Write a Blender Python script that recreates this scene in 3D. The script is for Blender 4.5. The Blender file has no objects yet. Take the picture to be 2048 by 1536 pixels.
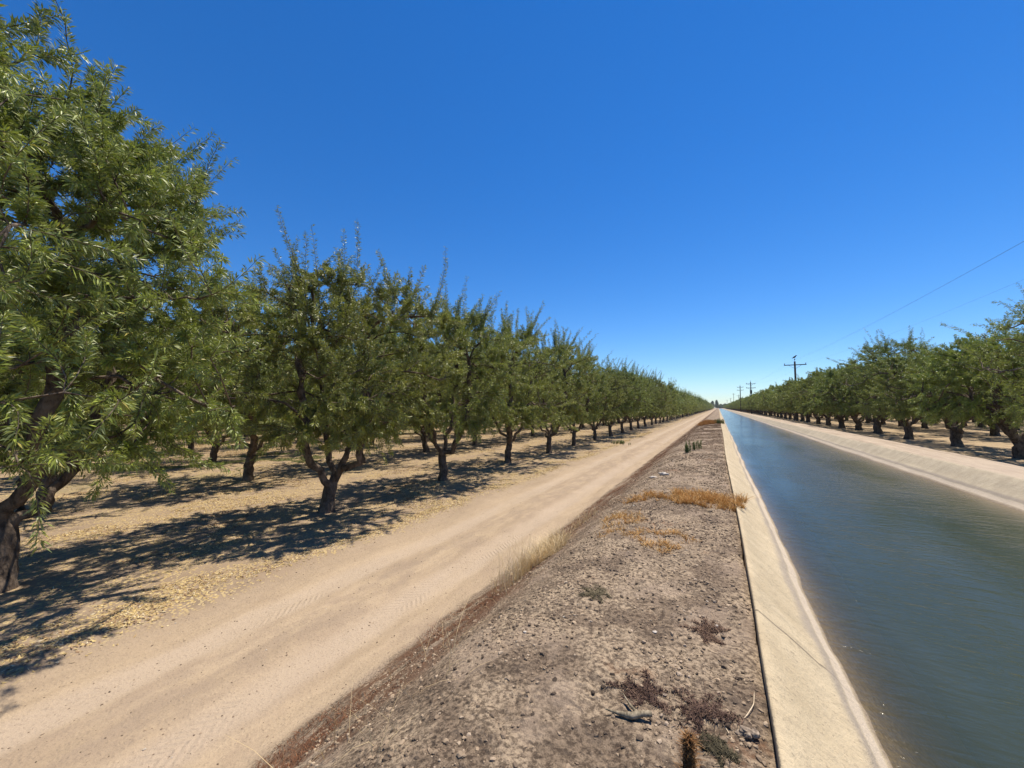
import bpy, math, random
import numpy as np
R = math.radians
scene = bpy.context.scene
col = scene.collection

# ------------------------------------------------------------------ camera
cam_d = bpy.data.cameras.new("camera"); cam = bpy.data.objects.new("camera", cam_d); col.objects.link(cam)
cam_d.sensor_width = 36.0; cam_d.lens = 769.0 / 2048.0 * 36.0
cam_d.clip_start = 0.05; cam_d.clip_end = 6000
EYE = np.array([0.0, 0.0, 3.1]); YAW = 28.194; PITCH = 3.497
cam.location = EYE; cam.rotation_euler = (R(90 + PITCH), 0, R(YAW))
scene.camera = cam

# ------------------------------------------------------------------ sky and sun
SUN_EL = 69.0; SUN_DIR = np.array([0.38, 0.92])          # horizontal direction towards the sun
SUN_DIR = SUN_DIR / np.linalg.norm(SUN_DIR)
world = bpy.data.worlds.new("World"); scene.world = world; world.use_nodes = True
wn = world.node_tree.nodes; wl = world.node_tree.links; wn.clear()
wo = wn.new('ShaderNodeOutputWorld'); bg = wn.new('ShaderNodeBackground'); sky = wn.new('ShaderNodeTexSky')
sky.sky_type = 'NISHITA'; sky.sun_disc = False
sky.sun_elevation = R(SUN_EL); sky.sun_rotation = math.atan2(SUN_DIR[0], SUN_DIR[1])
sky.altitude = 100; sky.air_density = 1.0; sky.dust_density = 0.0; sky.ozone_density = 3.0
hs = wn.new('ShaderNodeHueSaturation'); hs.inputs['Saturation'].default_value = 1.22; hs.inputs['Value'].default_value = 1.0
wl.new(sky.outputs[0], hs.inputs['Color']); 
tint_ = wn.new('ShaderNodeMix'); tint_.data_type = 'RGBA'; tint_.blend_type = 'MULTIPLY'; tint_.inputs[0].default_value = 1.0
tint_.inputs[7].default_value = (0.83, 0.97, 1.20, 1); wl.new(hs.outputs[0], tint_.inputs[6])
hs2 = wn.new('ShaderNodeHueSaturation'); hs2.inputs['Saturation'].default_value = 1.06; wl.new(tint_.outputs[2], hs2.inputs['Color'])
wl.new(hs2.outputs[0], bg.inputs[0]); bg.inputs[1].default_value = 0.087
wl.new(bg.outputs[0], wo.inputs[0])
sun_d = bpy.data.lights.new("sun", 'SUN'); sun = bpy.data.objects.new("sun", sun_d); col.objects.link(sun)
sun_d.energy = 5.0; sun_d.angle = R(0.53); sun_d.color = (1.0, 0.91, 0.78)
from mathutils import Vector
ce = math.cos(R(SUN_EL)); sdir = Vector((SUN_DIR[0] * ce, SUN_DIR[1] * ce, math.sin(R(SUN_EL))))
sun.rotation_euler = sdir.to_track_quat('Z', 'Y').to_euler(); sun.location = (20, 20, 60)
scene.view_settings.view_transform = 'Standard'; scene.view_settings.look = 'None'
scene.view_settings.exposure = 0.5; scene.view_settings.gamma = 1.0
scene.cycles.use_denoising = True; scene.cycles.denoising_prefilter = 'ACCURATE'; scene.cycles.denoising_input_passes = 'RGB_ALBEDO_NORMAL'; scene.cycles.max_bounces = 8; scene.cycles.transparent_max_bounces = 12

# ------------------------------------------------------------------ helpers
def tag(o, label=None, cat=None, group=None, kind=None):
    if label: o['label'] = label
    if cat: o['category'] = cat
    if group: o['group'] = group
    if kind: o['kind'] = kind
    return o

def mesh_np(name, verts, quads=None, tris=None, mats=(), midx=None, smooth=False, attrs=None):
    """mesh from numpy arrays; quads (n,4), tris (m,3)"""
    me = bpy.data.meshes.new(name)
    verts = np.asarray(verts, dtype=np.float32)
    nq = 0 if quads is None else len(quads); nt = 0 if tris is None else len(tris)
    me.vertices.add(len(verts)); me.vertices.foreach_set('co', verts.ravel())
    loops = []
    if nq: loops.append(np.asarray(quads, dtype=np.int32).ravel())
    if nt: loops.append(np.asarray(tris, dtype=np.int32).ravel())
    if loops:
        loops = np.concatenate(loops)
        starts = np.concatenate([np.arange(nq) * 4, nq * 4 + np.arange(nt) * 3]).astype(np.int32)
        tot = np.concatenate([np.full(nq, 4), np.full(nt, 3)]).astype(np.int32)
        me.loops.add(len(loops)); me.loops.foreach_set('vertex_index', loops)
        me.polygons.add(nq + nt); me.polygons.foreach_set('loop_start', starts); me.polygons.foreach_set('loop_total', tot)
        if midx is not None: me.polygons.foreach_set('material_index', np.asarray(midx, dtype=np.int32))
        me.polygons.foreach_set('use_smooth', np.full(nq + nt, bool(smooth)) if np.isscalar(smooth) else np.asarray(smooth, dtype=bool))
    for m in mats: me.materials.append(m)
    if attrs:
        for k, v in attrs.items():
            a = me.attributes.new(k, 'FLOAT', 'POINT'); a.data.foreach_set('value', np.asarray(v, dtype=np.float32))
    me.update(calc_edges=True)
    return me

def obj(name, me, parent=None, loc=None):
    o = bpy.data.objects.new(name, me); col.objects.link(o)
    if parent: o.parent = parent
    if loc is not None: o.location = loc
    return o

def hash2(ix, iy, seed):
    h = (ix.astype(np.int64) * 374761393 + iy.astype(np.int64) * 668265263 + seed * 1442695041) & 0xffffffff
    h = ((h ^ (h >> 13)) * 1274126177) & 0xffffffff
    h = (h ^ (h >> 16)) & 0xffffffff
    return h / 4294967295.0
def vnoise(x, y, seed=0):
    x = np.asarray(x, float); y = np.asarray(y, float)
    ix = np.floor(x); iy = np.floor(y); fx = x - ix; fy = y - iy
    fx = fx * fx * (3 - 2 * fx); fy = fy * fy * (3 - 2 * fy)
    a = hash2(ix, iy, seed); b = hash2(ix + 1, iy, seed); c = hash2(ix, iy + 1, seed); d = hash2(ix + 1, iy + 1, seed)
    return (a * (1 - fx) + b * fx) * (1 - fy) + (c * (1 - fx) + d * fx) * fy
def fbm(x, y, seed=0, octv=4):
    s = 0; amp = 0.5
    for i in range(octv):
        s = s + amp * vnoise(x * 2 ** i, y * 2 ** i, seed + i * 17); amp *= 0.5
    return s / (1 - 0.5 ** octv)

# ------------------------------------------------------------------ node helpers
class NT:
    def __init__(s, mat):
        s.t = mat.node_tree; s.n = s.t.nodes; s.l = s.t.links
    def node(s, typ, **kw):
        n = s.n.new(typ)
        for k, v in kw.items(): setattr(n, k, v)
        return n
    def link(s, a, b): s.l.new(a, b)
    def setin(s, n, i, v):
        if v is None: return
        if isinstance(v, (int, float, tuple, list)): n.inputs[i].default_value = v
        else: s.l.new(v, n.inputs[i])
    def math(s, op, a, b=None, c=None, clamp=False):
        n = s.n.new('ShaderNodeMath'); n.operation = op; n.use_clamp = clamp
        s.setin(n, 0, a); s.setin(n, 1, b); s.setin(n, 2, c); return n.outputs[0]
    def mix(s, f, a, b, mode='MIX'):
        n = s.n.new('ShaderNodeMix'); n.data_type = 'RGBA'; n.blend_type = mode
        s.setin(n, 0, f); s.setin(n, 6, a if not isinstance(a, tuple) else (*a, 1)); s.setin(n, 7, b if not isinstance(b, tuple) else (*b, 1)); return n.outputs[2]
    def ramp(s, v, lo, hi, a=0.0, b=1.0, smooth=True):
        n = s.n.new('ShaderNodeMapRange'); n.interpolation_type = 'SMOOTHSTEP' if smooth else 'LINEAR'
        s.setin(n, 0, v); s.setin(n, 1, lo); s.setin(n, 2, hi); s.setin(n, 3, a); s.setin(n, 4, b); return n.outputs[0]
    def scale(s, v, sc):
        n = s.n.new('ShaderNodeMapping'); s.link(v, n.inputs[0]); n.inputs['Scale'].default_value = sc; return n.outputs[0]
    def noise(s, v, sc, det=4, rough=0.55, dist=0.0):
        n = s.n.new('ShaderNodeTexNoise'); s.setin(n, 'Vector', v); n.inputs['Scale'].default_value = sc
        n.inputs['Detail'].default_value = det; n.inputs['Roughness'].default_value = rough; n.inputs['Distortion'].default_value = dist
        return n.outputs[0]
    def vor(s, v, sc, feat='F1', out=0):
        n = s.n.new('ShaderNodeTexVoronoi'); n.feature = feat; s.setin(n, 'Vector', v); n.inputs['Scale'].default_value = sc
        return n.outputs[out]
    def bump(s, h, strength, dist, normal=None):
        n = s.n.new('ShaderNodeBump'); s.setin(n, 'Height', h); n.inputs['Strength'].default_value = strength
        n.inputs['Distance'].default_value = dist
        if normal is not None: s.link(normal, n.inputs['Normal'])
        return n.outputs[0]
def new_mat(name):
    m = bpy.data.materials.new(name); m.use_nodes = True
    nt = NT(m); b = m.node_tree.nodes['Principled BSDF']; return m, nt, b
def simple_mat(name, c1, c2, sc=8.0, rough=0.8, bump=0.0, stretch=(1, 1, 1), spec=0.3, attr=False):
    m, t, b = new_mat(name)
    co = t.node('ShaderNodeTexCoord').outputs['Object']; v = t.scale(co, stretch)
    n = t.noise(v, sc, 5, 0.6)
    f = t.ramp(n, 0.3, 0.7)
    c = t.mix(f, c1, c2)
    if attr:
        a = t.node('ShaderNodeAttribute', attribute_name='tint').outputs['Fac']
        c = t.mix(a, c, c2); hv = t.node('ShaderNodeHueSaturation'); t.link(c, hv.inputs['Color'])
        t.link(t.math('MULTIPLY_ADD', a, 0.7, 0.65), hv.inputs['Value']); c = hv.outputs[0]
    t.link(c, b.inputs['Base Color']); b.inputs['Roughness'].default_value = rough
    b.inputs['Specular IOR Level'].default_value = spec
    if bump: t.link(t.bump(n, 0.8, bump), b.inputs['Normal'])
    return m

# ------------------------------------------------------------------ terrain
ROAD_L, ROAD_R, CREST, LIP, WL, WR, LIPR = -7.15, -3.66, -1.42, 0.18, 0.80, 5.32, 5.92
WATER_Z = 1.0; CANAL_END = 860.0
def lipx(y):
    return LIP + 0.02 * np.sin(y * 0.31) + 0.04 * (vnoise(y * 0.12, y * 0 + 3.3, 5) - 0.5) + 0.012 * (vnoise(y * 1.3, y * 0 + .3, 8) - .5)
def liprx(y):
    return LIPR + 0.12 * (vnoise(y * 0.08, y * 0 + 9.3, 15) - 0.5)
PX = np.array([-4000, -12, -9.5, -7.6, -7.15, -6.6, -6.0, -5.3, -4.6, -4.0, -3.66, -3.2, -2.4, -1.75, -1.42, -1.0, -0.4, 0.25,
               5.9, 6.3, 7.2, 8.0, 9.2, 10.5, 4000])
PZ = np.array([0, 0, 0.02, 0.05, 0.0, -0.05, -0.045, -0.01, -0.05, -0.045, 0.0, 0.22, 0.78, 1.24, 1.38, 1.43, 1.44, 1.44,
               1.47, 1.47, 1.42, 1.34, 1.0, 0.85, 0.85])
def ground_z(x, y, micro=True):
    x = np.asarray(x, float); y = np.asarray(y, float)
    # smooth profile (average of three shifted samples)
    z = (np.interp(x - 0.16, PX, PZ) + np.interp(x, PX, PZ) * 2 + np.interp(x + 0.16, PX, PZ)) / 4
    z = np.where(x > -1.0, np.where(x < 3, np.interp(x, PX, PZ), z), z)
    und = (fbm(x * 0.25, y * 0.25, 3, 3) - 0.5) * 0.16
    side = np.clip((np.abs(x + 0.6) - 2.4) / 3, 0, 1)                # keep the bank crest level with the lip
    z = z + und * np.where(x < 3, side, np.clip((x - 8.5) / 3, 0, 1))
    if micro:
        onroad = np.clip((x - (ROAD_L - .2)) / .4, 0, 1) * np.clip((ROAD_R - .3 - x) / .3, 0, 1)
        bank = np.clip((x - ROAD_R) / .5, 0, 1) * (x < 3)
        lipf = np.clip((0.24 - x) / 0.3, 0.0, 1)
        d = fbm(x * 2.2, y * 0.35, 21, 4) - 0.5
        trk = np.exp(-((x + 6.15 + .1 * np.sin(y * .25)) / .30) ** 2) + np.exp(-((x + 4.55 + .1 * np.sin(y * .25)) / .30) ** 2)
        z = z + onroad * (d * 0.05 - .03 * trk + (1 - np.clip(trk, 0, 1)) * ((fbm(x * 7, y * 4, 91, 3) - .5) * .035))
        z = z + bank * (0.25 + .75 * lipf) * ((fbm(x * 3.1, y * 3.1, 31, 4) - 0.5) * 0.075 + (fbm(x * 13, y * 13, 41, 3) - 0.5) * 0.032)
        z = z + (1 - bank) * (1 - onroad) * ((fbm(x * 2, y * 2, 51, 4) - 0.5) * 0.06)
        z = z - np.where(x < 3, 0.035 * np.clip(1 - (0.27 - x) / 0.14, 0, 1) * (x > -.5), 0)
        # flat berm of litter and crumbs at the left edge of the road
        z = z + 0.05 * np.exp(-((x + 7.35) / 0.22) ** 2) * (0.5 + fbm(x * 2, y * 1.5, 61, 3))
    # beyond the end of the canal everything is level
    return z

def yaxis(y0, near, growth, ymax, ynear=-12):
    ys = [0.0]; s = near
    while ys[-1] < ymax:
        ys.append(ys[-1] + max(near, growth * ys[-1]))
    a = np.array(ys) + y0
    b = []; y = y0
    st = near
    while y > ynear:
        st *= 1.25; y -= st; b.append(y)
    return np.concatenate([np.array(b[::-1]), a])
def xaxis(pairs):
    out = []
    for a, b, st in pairs: out.append(np.arange(a, b - 1e-6, st))
    out.append([pairs[-1][1]]); return np.concatenate(out)
def grid(name, xs, ys, mats, zfun, xfun=None, smooth=True):
    X, Y = np.meshgrid(xs, ys)
    if xfun is not None: X = xfun(X, Y)
    Z = zfun(X, Y)
    nx, ny = len(xs), len(ys)
    V = np.stack([X, Y, Z], -1).reshape(-1, 3)
    i = np.arange(nx - 1)[None, :] + np.arange(ny - 1)[:, None] * nx
    Q = np.stack([i, i + 1, i + 1 + nx, i + nx], -1).reshape(-1, 4)
    return mesh_np(name, V, quads=Q, mats=mats, smooth=smooth)

# ---- earth material shared by ground, road and bank (zones follow the world X of the strips)
def earth_material():
    m, t, b = new_mat('earth')
    co = t.node('ShaderNodeTexCoord').outputs['Object']
    sep = t.node('ShaderNodeSeparateXYZ'); t.link(co, sep.inputs[0]); x, y, z = sep.outputs
    wn_ = t.noise(co, 1.3, 5, 0.6); warp = t.math('MULTIPLY', t.math('SUBTRACT', wn_, 0.5), 0.9)
    xw = t.math('ADD', x, warp)
    n_big = t.noise(co, 0.35, 4); n_mid = t.noise(co, 3.0, 6, 0.6); n_fine = t.noise(co, 30.0, 6, 0.75); n_grit = t.noise(co, 140.0, 3, 0.7)
    vclod = t.vor(co, 45.0); vclod2 = t.vor(co, 22.0)
    cw = t.node('ShaderNodeVectorMath', operation='ADD'); t.link(co, cw.inputs[0])
    cwx = t.node('ShaderNodeCombineXYZ'); t.link(t.math('MULTIPLY', t.math('SUBTRACT', t.noise(co, 0.35, 3), .5), 1.3), cwx.inputs[0]); t.link(cwx.outputs[0], cw.inputs[1]); cw = cw.outputs[0]
    streak = t.noise(t.scale(cw, (2.3, 0.26, 1)), 1.0, 7, 0.66)
    streak2 = t.noise(t.scale(cw, (1.3, 0.09, 1)), 1.0, 3, 0.5)
    # orchard floor
    orch = t.mix(t.ramp(n_mid, 0.3, 0.7), (0.24, 0.175, 0.115), (0.38, 0.28, 0.185))
    orch = t.mix(t.ramp(n_big, 0.35, 0.7), orch, (0.33, 0.24, 0.155))
    litn = t.noise(t.scale(co, (1.0, 0.55, 1)), 0.9, 5, 0.62)
    litden = t.ramp(litn, 0.36, 0.56)
    lv = t.vor(t.scale(co, (1.4, 1.0, 1)), 20.0, out=1)
    lsep = t.node('ShaderNodeSeparateColor'); t.link(lv, lsep.inputs[0])
    litm = t.math('LESS_THAN', lsep.outputs[0], t.math('MULTIPLY', litden, 0.72))
    litm = t.math('MULTIPLY', litm, t.math('LESS_THAN', t.vor(t.scale(co, (1.4, 1.0, 1)), 20.0), 0.5))
    litcol = t.mix(lsep.outputs[1], (0.52, 0.36, 0.14), (0.60, 0.46, 0.24))
    far = t.ramp(t.math('ABSOLUTE', t.math('ADD', x, 0)), 14, 60)
    orch = t.mix(litm, orch, litcol)
    grassn = t.ramp(t.noise(co, 0.16, 4), 0.52, 0.66)
    orch = t.mix(t.math('MULTIPLY', t.math('MULTIPLY', grassn, t.ramp(n_fine, 0.35, 0.6)), t.ramp(x, -14, -22, 0, 0.75)), orch, (0.30, 0.27, 0.10))
    # road
    road = t.mix(t.ramp(streak, 0.35, 0.65), (0.39, 0.290, 0.185), (0.51, 0.385, 0.250))
    road = t.mix(t.ramp(streak2, 0.42, 0.62, 0, 0.6), road, (0.49, 0.37, 0.245))
    mid = t.math('MULTIPLY', t.ramp(t.math('ABSOLUTE', t.math('ADD', xw, 5.35)), 0.75, 0.25), t.ramp(t.noise(t.scale(co, (1.5, .7, 1)), 1.6, 5, .7), .40, .60))
    road = t.mix(t.math('MULTIPLY', mid, .6), road, t.mix(n_fine, (0.20, 0.145, 0.10), (0.46, 0.35, 0.25)))
    road = t.mix(t.ramp(t.noise(t.scale(co, (1, .45, 1)), 1.1, 6, .7), 0.48, 0.68, 0, 0.55), road, (0.36, 0.265, 0.18))
    for tx in (-6.15, -4.55):
        tk = t.ramp(t.math('ABSOLUTE', t.math('ADD', t.math('ADD', x, t.math('MULTIPLY', warp, .35)), -tx)), .42, .12)
        tk = t.math('MULTIPLY', tk, t.ramp(t.noise(t.scale(co, (1, .3, 1)), 1.0, 4), .3, .6, .35, .9))
        road = t.mix(tk, road, t.mix(n_fine, (0.46, 0.355, 0.25), (0.54, 0.42, 0.30)))
    edge_ = t.ramp(xw, ROAD_L + .9, ROAD_L - .1, 0, .55)
    road = t.mix(edge_, road, (0.33, 0.245, 0.165))
    road = t.mix(t.ramp(n_fine, 0.53, 0.68, 0, 0.55), road, (0.24, 0.18, 0.13))
    # bank
    bank = t.mix(t.ramp(n_fine, 0.40, 0.58), (0.145, 0.105, 0.070), (0.51, 0.385, 0.255))
    bank = t.mix(t.ramp(t.noise(co, 1.7, 5, 0.65), 0.44, 0.60, 0, 0.8), bank, t.mix(t.ramp(n_fine, 0.4, 0.6), (0.070, 0.048, 0.033), (0.24, 0.172, 0.115)))
    bank = t.mix(t.ramp(t.noise(co, 5.5, 5, .75), 0.55, 0.62, 0, .6), bank, t.mix(n_fine, (0.05, 0.037, 0.028), (0.20, 0.15, 0.11)))
    bank = t.mix(t.ramp(t.noise(t.scale(co, (1, .6, 1)), 2.3, 4), 0.52, 0.64, 0, 0.5), bank, (0.44, 0.33, 0.235))
    bank = t.mix(t.ramp(t.noise(t.scale(co, (1.3, 1.3, 1)), 1.1, 5, .7), 0.60, 0.68, 0, 0.45), bank, (0.26, 0.12, 0.055))
    bank = t.mix(t.ramp(vclod, 0.0, 0.2, 0.5, 0), bank, (0.085, 0.065, 0.05))
    redm = t.math('MULTIPLY', t.ramp(xw, -3.6, -3.35), t.ramp(xw, -1.75, -2.6))
    redm = t.math('MULTIPLY', redm, t.ramp(t.noise(t.scale(co, (1.6, .55, 1)), 1.8, 5, 0.75), 0.42, 0.55, 0.0, 0.95))
    redm = t.math('MULTIPLY', redm, t.ramp(n_fine, 0.25, 0.55, 0.4, 1.0))
    bank = t.mix(redm, bank, (0.150, 0.070, 0.036))
    # right-hand canal road
    rroad = t.mix(t.ramp(streak, 0.35, 0.65), (0.42, 0.325, 0.235), (0.54, 0.43, 0.31))
    rorch = t.mix(t.ramp(n_mid, 0.3, 0.7), (0.38, 0.27, 0.17), (0.50, 0.38, 0.22))
    # blend zones
    c = t.mix(t.ramp(t.math('ADD', x, t.math('MULTIPLY', warp, 0.7)), ROAD_L - 0.25, ROAD_L + 0.15), orch, road)
    c = t.mix(t.ramp(t.math('ADD', x, t.math('MULTIPLY', warp, 0.5)), ROAD_R - 0.12, ROAD_R + 0.10), c, bank)
    c = t.mix(t.math('GREATER_THAN', x, 3.0), c, rroad)
    c = t.mix(t.ramp(xw, 9.0, 10.2), c, rorch)
    c = t.mix(t.ramp(n_grit, 0.3, 0.65, 0.34, 0.0), c, (0.12, 0.088, 0.062))
    c = t.mix(1.0, c, (0.865, 0.88, 0.90), 'MULTIPLY')
    t.link(c, b.inputs['Base Color']); b.inputs['Roughness'].default_value = 0.95; b.inputs['Specular IOR Level'].default_value = 0.15
    bankf = t.math('MULTIPLY', t.ramp(x, ROAD_R - 0.1, ROAD_R + 0.2), t.math('LESS_THAN', x, 3.0))
    hb = t.math('ADD', t.math('MULTIPLY', n_fine, 1.0), t.math('MULTIPLY', t.ramp(vclod2, 0, .5, 1, 0), 0.6))
    h = t.math('MULTIPLY', hb, t.math('MULTIPLY_ADD', bankf, 0.70, 0.45))
    h = t.math('ADD', h, t.math('MULTIPLY', streak, 0.3))
    # tyre tread ribs in the wheel tracks
    h = t.math('ADD', h, t.math('MULTIPLY', litm, 0.25))
    tv = t.math('ABSOLUTE', t.math('SUBTRACT', t.math('ABSOLUTE', t.math('ADD', x, 5.35)), 0.80))
    band = t.math('MULTIPLY', t.ramp(tv, .26, .18), t.ramp(t.noise(t.scale(co, (1, .5, 1)), .9, 4), .48, .60))
    chev = t.math('SINE', t.math('ADD', t.math('MULTIPLY', y, 58.0), t.math('MULTIPLY', tv, 60.0)))
    h = t.math('ADD', h, t.math('MULTIPLY', t.math('MULTIPLY', chev, band), 0.22))
    nb = t.bump(h, 0.9, 0.022)
    t.link(nb, b.inputs['Normal'])
    return m
EARTH = earth_material()

ysA = yaxis(0.3, 0.035, 0.0125, 3200)
ysB = yaxis(0.3, 0.12, 0.03, 3200)
xs_ground = -np.concatenate([[3000, 1500, 700, 350, 180, 110, 75, 55, 42], np.arange(34, 14.01, -0.5), np.arange(13.8, -ROAD_L, -0.07)[:-1], [-ROAD_L]])
def zg(X, Y): return ground_z(X, Y)
g = obj('ground', grid('ground', xs_ground, ysA, [EARTH], zg)); tag(g, 'sandy orchard floor strewn with yellow fallen leaves', kind='structure')
g = obj('dirt_road', grid('dirt_road', xaxis([(ROAD_L, ROAD_R, 0.05)]), ysA, [EARTH], zg)); tag(g, 'pale sandy dirt road with wheel tracks beside the canal bank', kind='structure')
xs_bank = xaxis([(ROAD_R, CREST, 0.035), (CREST, 0.20, 0.027)])
def bank_x(X, Y):
    f = np.clip((X - CREST) / (0.20 - CREST), 0, 1)
    e_ = np.clip((X - 0.05) / 0.15, 0, 1)
    rag = 0.045 * np.clip(fbm(Y * 2.6, Y * 0 + 1.7, 140, 4) - .36, 0, 1) * 2
    return X + f * (lipx(Y) + 0.010 - 0.20) - e_ * rag
def zbank(X, Y):
    Z = ground_z(X, Y); Z[:, -1] -= 0.30; return Z
g = obj('embankment', grid('embankment', np.append(xs_bank, xs_bank[-1] + .003), ysA, [EARTH], zbank, bank_x)); tag(g, 'earth canal bank of cloddy grey brown soil', kind='structure')
xs_r = np.concatenate([[0.0, .15, .4, .8, 1.4, 2.1, 3.0, 4.0, 5.0], np.arange(6, 20, .7), [24, 32, 45, 70, 120, 250, 600, 1500, 4000]])
def rx(X, Y): return X + liprx(Y) + 0.10
g = obj('canal_road', grid('canal_road', xs_r[:13], ysB, [EARTH], zg, rx)); tag(g, 'pale sandy service road on the far side of the canal', kind='structure')
g = obj('orchard_ground', grid('orchard_ground', xs_r[12:], ysB, [EARTH], zg, rx)); tag(g, 'shaded orchard floor right of the canal', kind='structure')
# level earth closing the canal at its far end
m_end = grid('far_ground', np.linspace(-0.5, 7, 12), np.array([CANAL_END, CANAL_END + 6, CANAL_END + 60, 3200]), [EARTH], lambda X, Y: np.where(Y < CANAL_END + 1, 0.0, 1.5) + 0 * X)
g = obj('far_ground', m_end); tag(g, 'level earth where the canal ends at the horizon', kind='structure')

# ------------------------------------------------------------------ canal lining
def concrete_material(name, right=False):
    m, t, b = new_mat(name)
    co = t.node('ShaderNodeTexCoord').outputs['Object']
    sep = t.node('ShaderNodeSeparateXYZ'); t.link(co, sep.inputs[0]); x, y, z = sep.outputs
    n1 = t.noise(co, 2.2, 5, .6); n2 = t.noise(co, 30, 5, .7); n3 = t.noise(t.scale(co, (.8, 2.2, 1.0)), 2.6, 6, .7, .6); gr = t.noise(co, 160, 3, .7)
    base = t.mix(t.ramp(n1, .3, .7), (0.47, 0.385, 0.255), (0.57, 0.475, 0.325)) if not right else t.mix(t.ramp(n1, .3, .7), (0.40, 0.345, 0.255), (0.50, 0.435, 0.325))
    base = t.mix(t.ramp(n3, .48, .70, 0, .40 if not right else .6), base, (0.36, 0.31, 0.22))
    base = t.mix(t.ramp(n2, .55, .68, 0, .65), base, (0.24, 0.195, 0.14))
    base = t.mix(t.ramp(t.noise(co, 9, 5, .7), .52, .66, 0, .35), base, (0.34, 0.28, 0.20))
    base = t.mix(t.math('MULTIPLY', t.ramp(t.vor(co, 26.0), .16, .08), t.ramp(t.noise(co, 4.0, 3), .5, .6)), base, (0.12, 0.095, 0.07))
    jy = t.math('ABSOLUTE', t.math('SUBTRACT', t.math('FRACT', t.math('DIVIDE', t.math('ADD', y, t.math('MULTIPLY', n1, .05)), 7.4)), 0.5))
    base = t.mix(t.ramp(jy, .0026, .0008, 0, .75), base, (0.10, 0.08, 0.06))
    zz = t.math('ADD', z, t.math('MULTIPLY', t.math('SUBTRACT', t.noise(t.scale(co, (1, .35, 1)), 3.0, 4), .5), 0.07))
    gray = t.math('MULTIPLY', t.ramp(zz, 1.10, 1.14), t.ramp(zz, 1.20, 1.15))
    base = t.mix(t.math('MULTIPLY', gray, 0.75), base, (0.30, 0.26, 0.22))
    pale = t.math('MULTIPLY', t.ramp(zz, 1.02, 1.045), t.ramp(zz, 1.13, 1.10))
    base = t.mix(t.math('MULTIPLY', pale, 0.7), base, (0.60, 0.51, 0.41))
    wet = t.ramp(z, 1.045, 1.005)
    wetf = t.math('MULTIPLY', wet, 1.0)
    base = t.mix(wetf, base, t.mix(t.ramp(n2, .35, .65), (0.22, 0.165, 0.105), (0.38, 0.30, 0.205)))
    base = t.mix(t.ramp(gr, .3, .7, .25, 0), base, (0.2, 0.16, 0.12))
    base = t.mix(1.0, base, (0.96, 0.94, 0.89), 'MULTIPLY')
    t.link(base, b.inputs['Base Color'])
    t.link(t.ramp(z, 1.04, 1.0, 0.9, 0.45), b.inputs['Roughness']); b.inputs['Specular IOR Level'].default_value = .25
    h = t.math('ADD', t.math('MULTIPLY', n2, .6), t.math('ADD', t.math('MULTIPLY', n3, 1.0), t.math('MULTIPLY', gr, .15)))
    t.link(t.bump(h, 0.9, 0.022), b.inputs['Normal'])
    return m
CONC = concrete_material('shotcrete'); CONCR = concrete_material('shotcrete_grey', True)  # far side gets a darker, greyer and blotchier mix
def lining(name, sgn, lipf, wl, mat, ys):
    # profile runs from the outer toe, up the thin vertical edge, then down the slope under water
    prof = [(-0.0, 1.18), (-0.0, 1.30), (-0.002, 1.46), (0.0, 1.493), (0.005, 1.500), (0.020, 1.502)]
    run = abs(wl - (LIP if sgn > 0 else LIPR))
    n = 34
    for k in range(1, n + 1):
        s = k / n * 2.6
        xx = 0.020 + s * (run - 0.02); zz_ = 1.502 - s * 0.502
        prof.append((xx, zz_))
    P = np.array(prof)
    ny = len(ys); npf = len(P)
    X = np.zeros((ny, npf)); Z = np.zeros((ny, npf))
    for k in range(npf):
        a = min(1.0, max(0.0, (k - 5) / 4.0))
        w = (fbm(ys * 0.8 + k * 0.0, ys * 0 + P[k, 0] * 2.0, 71, 4) - 0.5) * 0.08 + (fbm(ys * 0.16, ys * 0 + 2, 75, 3) - 0.5) * 0.09 + (fbm(ys * 5, ys * 0 + P[k, 0] * 6.0, 81, 3) - 0.5) * 0.014
        hump = 0.02 * math.exp(-((P[k, 1] - 1.13) / 0.05) ** 2) if k > 5 else 0.0
        X[:, k] = lipf(ys) + sgn * P[k, 0]
        if not sgn > 0 and k < 3: X[:, k] = lipf(ys) + 0.18
        edge = (fbm(ys * 3, ys * 0 + 7, 95, 3) - .5) * 0.012 if 2 <= k <= 6 else 0
        Z[:, k] = P[k, 1] + a * w + hump + edge + (0.02 * vnoise(ys * .2, ys * 0, 99) if k > 1 else 0) - 0.01
    V = np.stack([X, np.repeat(ys[:, None], npf, 1), Z], -1).reshape(-1, 3)
    i = np.arange(npf - 1)[None, :] + np.arange(ny - 1)[:, None] * npf
    Q = np.stack([i, i + 1, i + 1 + npf, i + npf], -1).reshape(-1, 4)
    return obj(name, mesh_np(name, V, quads=Q, mats=[mat], smooth=True))
ysC = yaxis(0.3, 0.04, 0.014, CANAL_END + 3)
o = lining('canal_lining', 1, lipx, WL, CONC, ysC); tag(o, 'cream concrete canal lining beside the earth bank', kind='structure')
o = lining('far_canal_lining', -1, liprx, WR, CONCR, ysC); tag(o, 'olive grey concrete lining on the far side of the canal', kind='structure')
mb, t, b = new_mat('silt')
b.inputs['Base Color'].default_value = (0.07, 0.055, 0.035, 1); b.inputs['Roughness'].default_value = 1
o = obj('canal_bed', grid('canal_bed', np.array([1.4, 2.0, 3.0, 4.2, 4.9]), ysB[ysB < CANAL_END + 3], [mb], lambda X, Y: X * 0 + 0.22)); tag(o, 'silty canal bed below the water', kind='structure')

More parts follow.
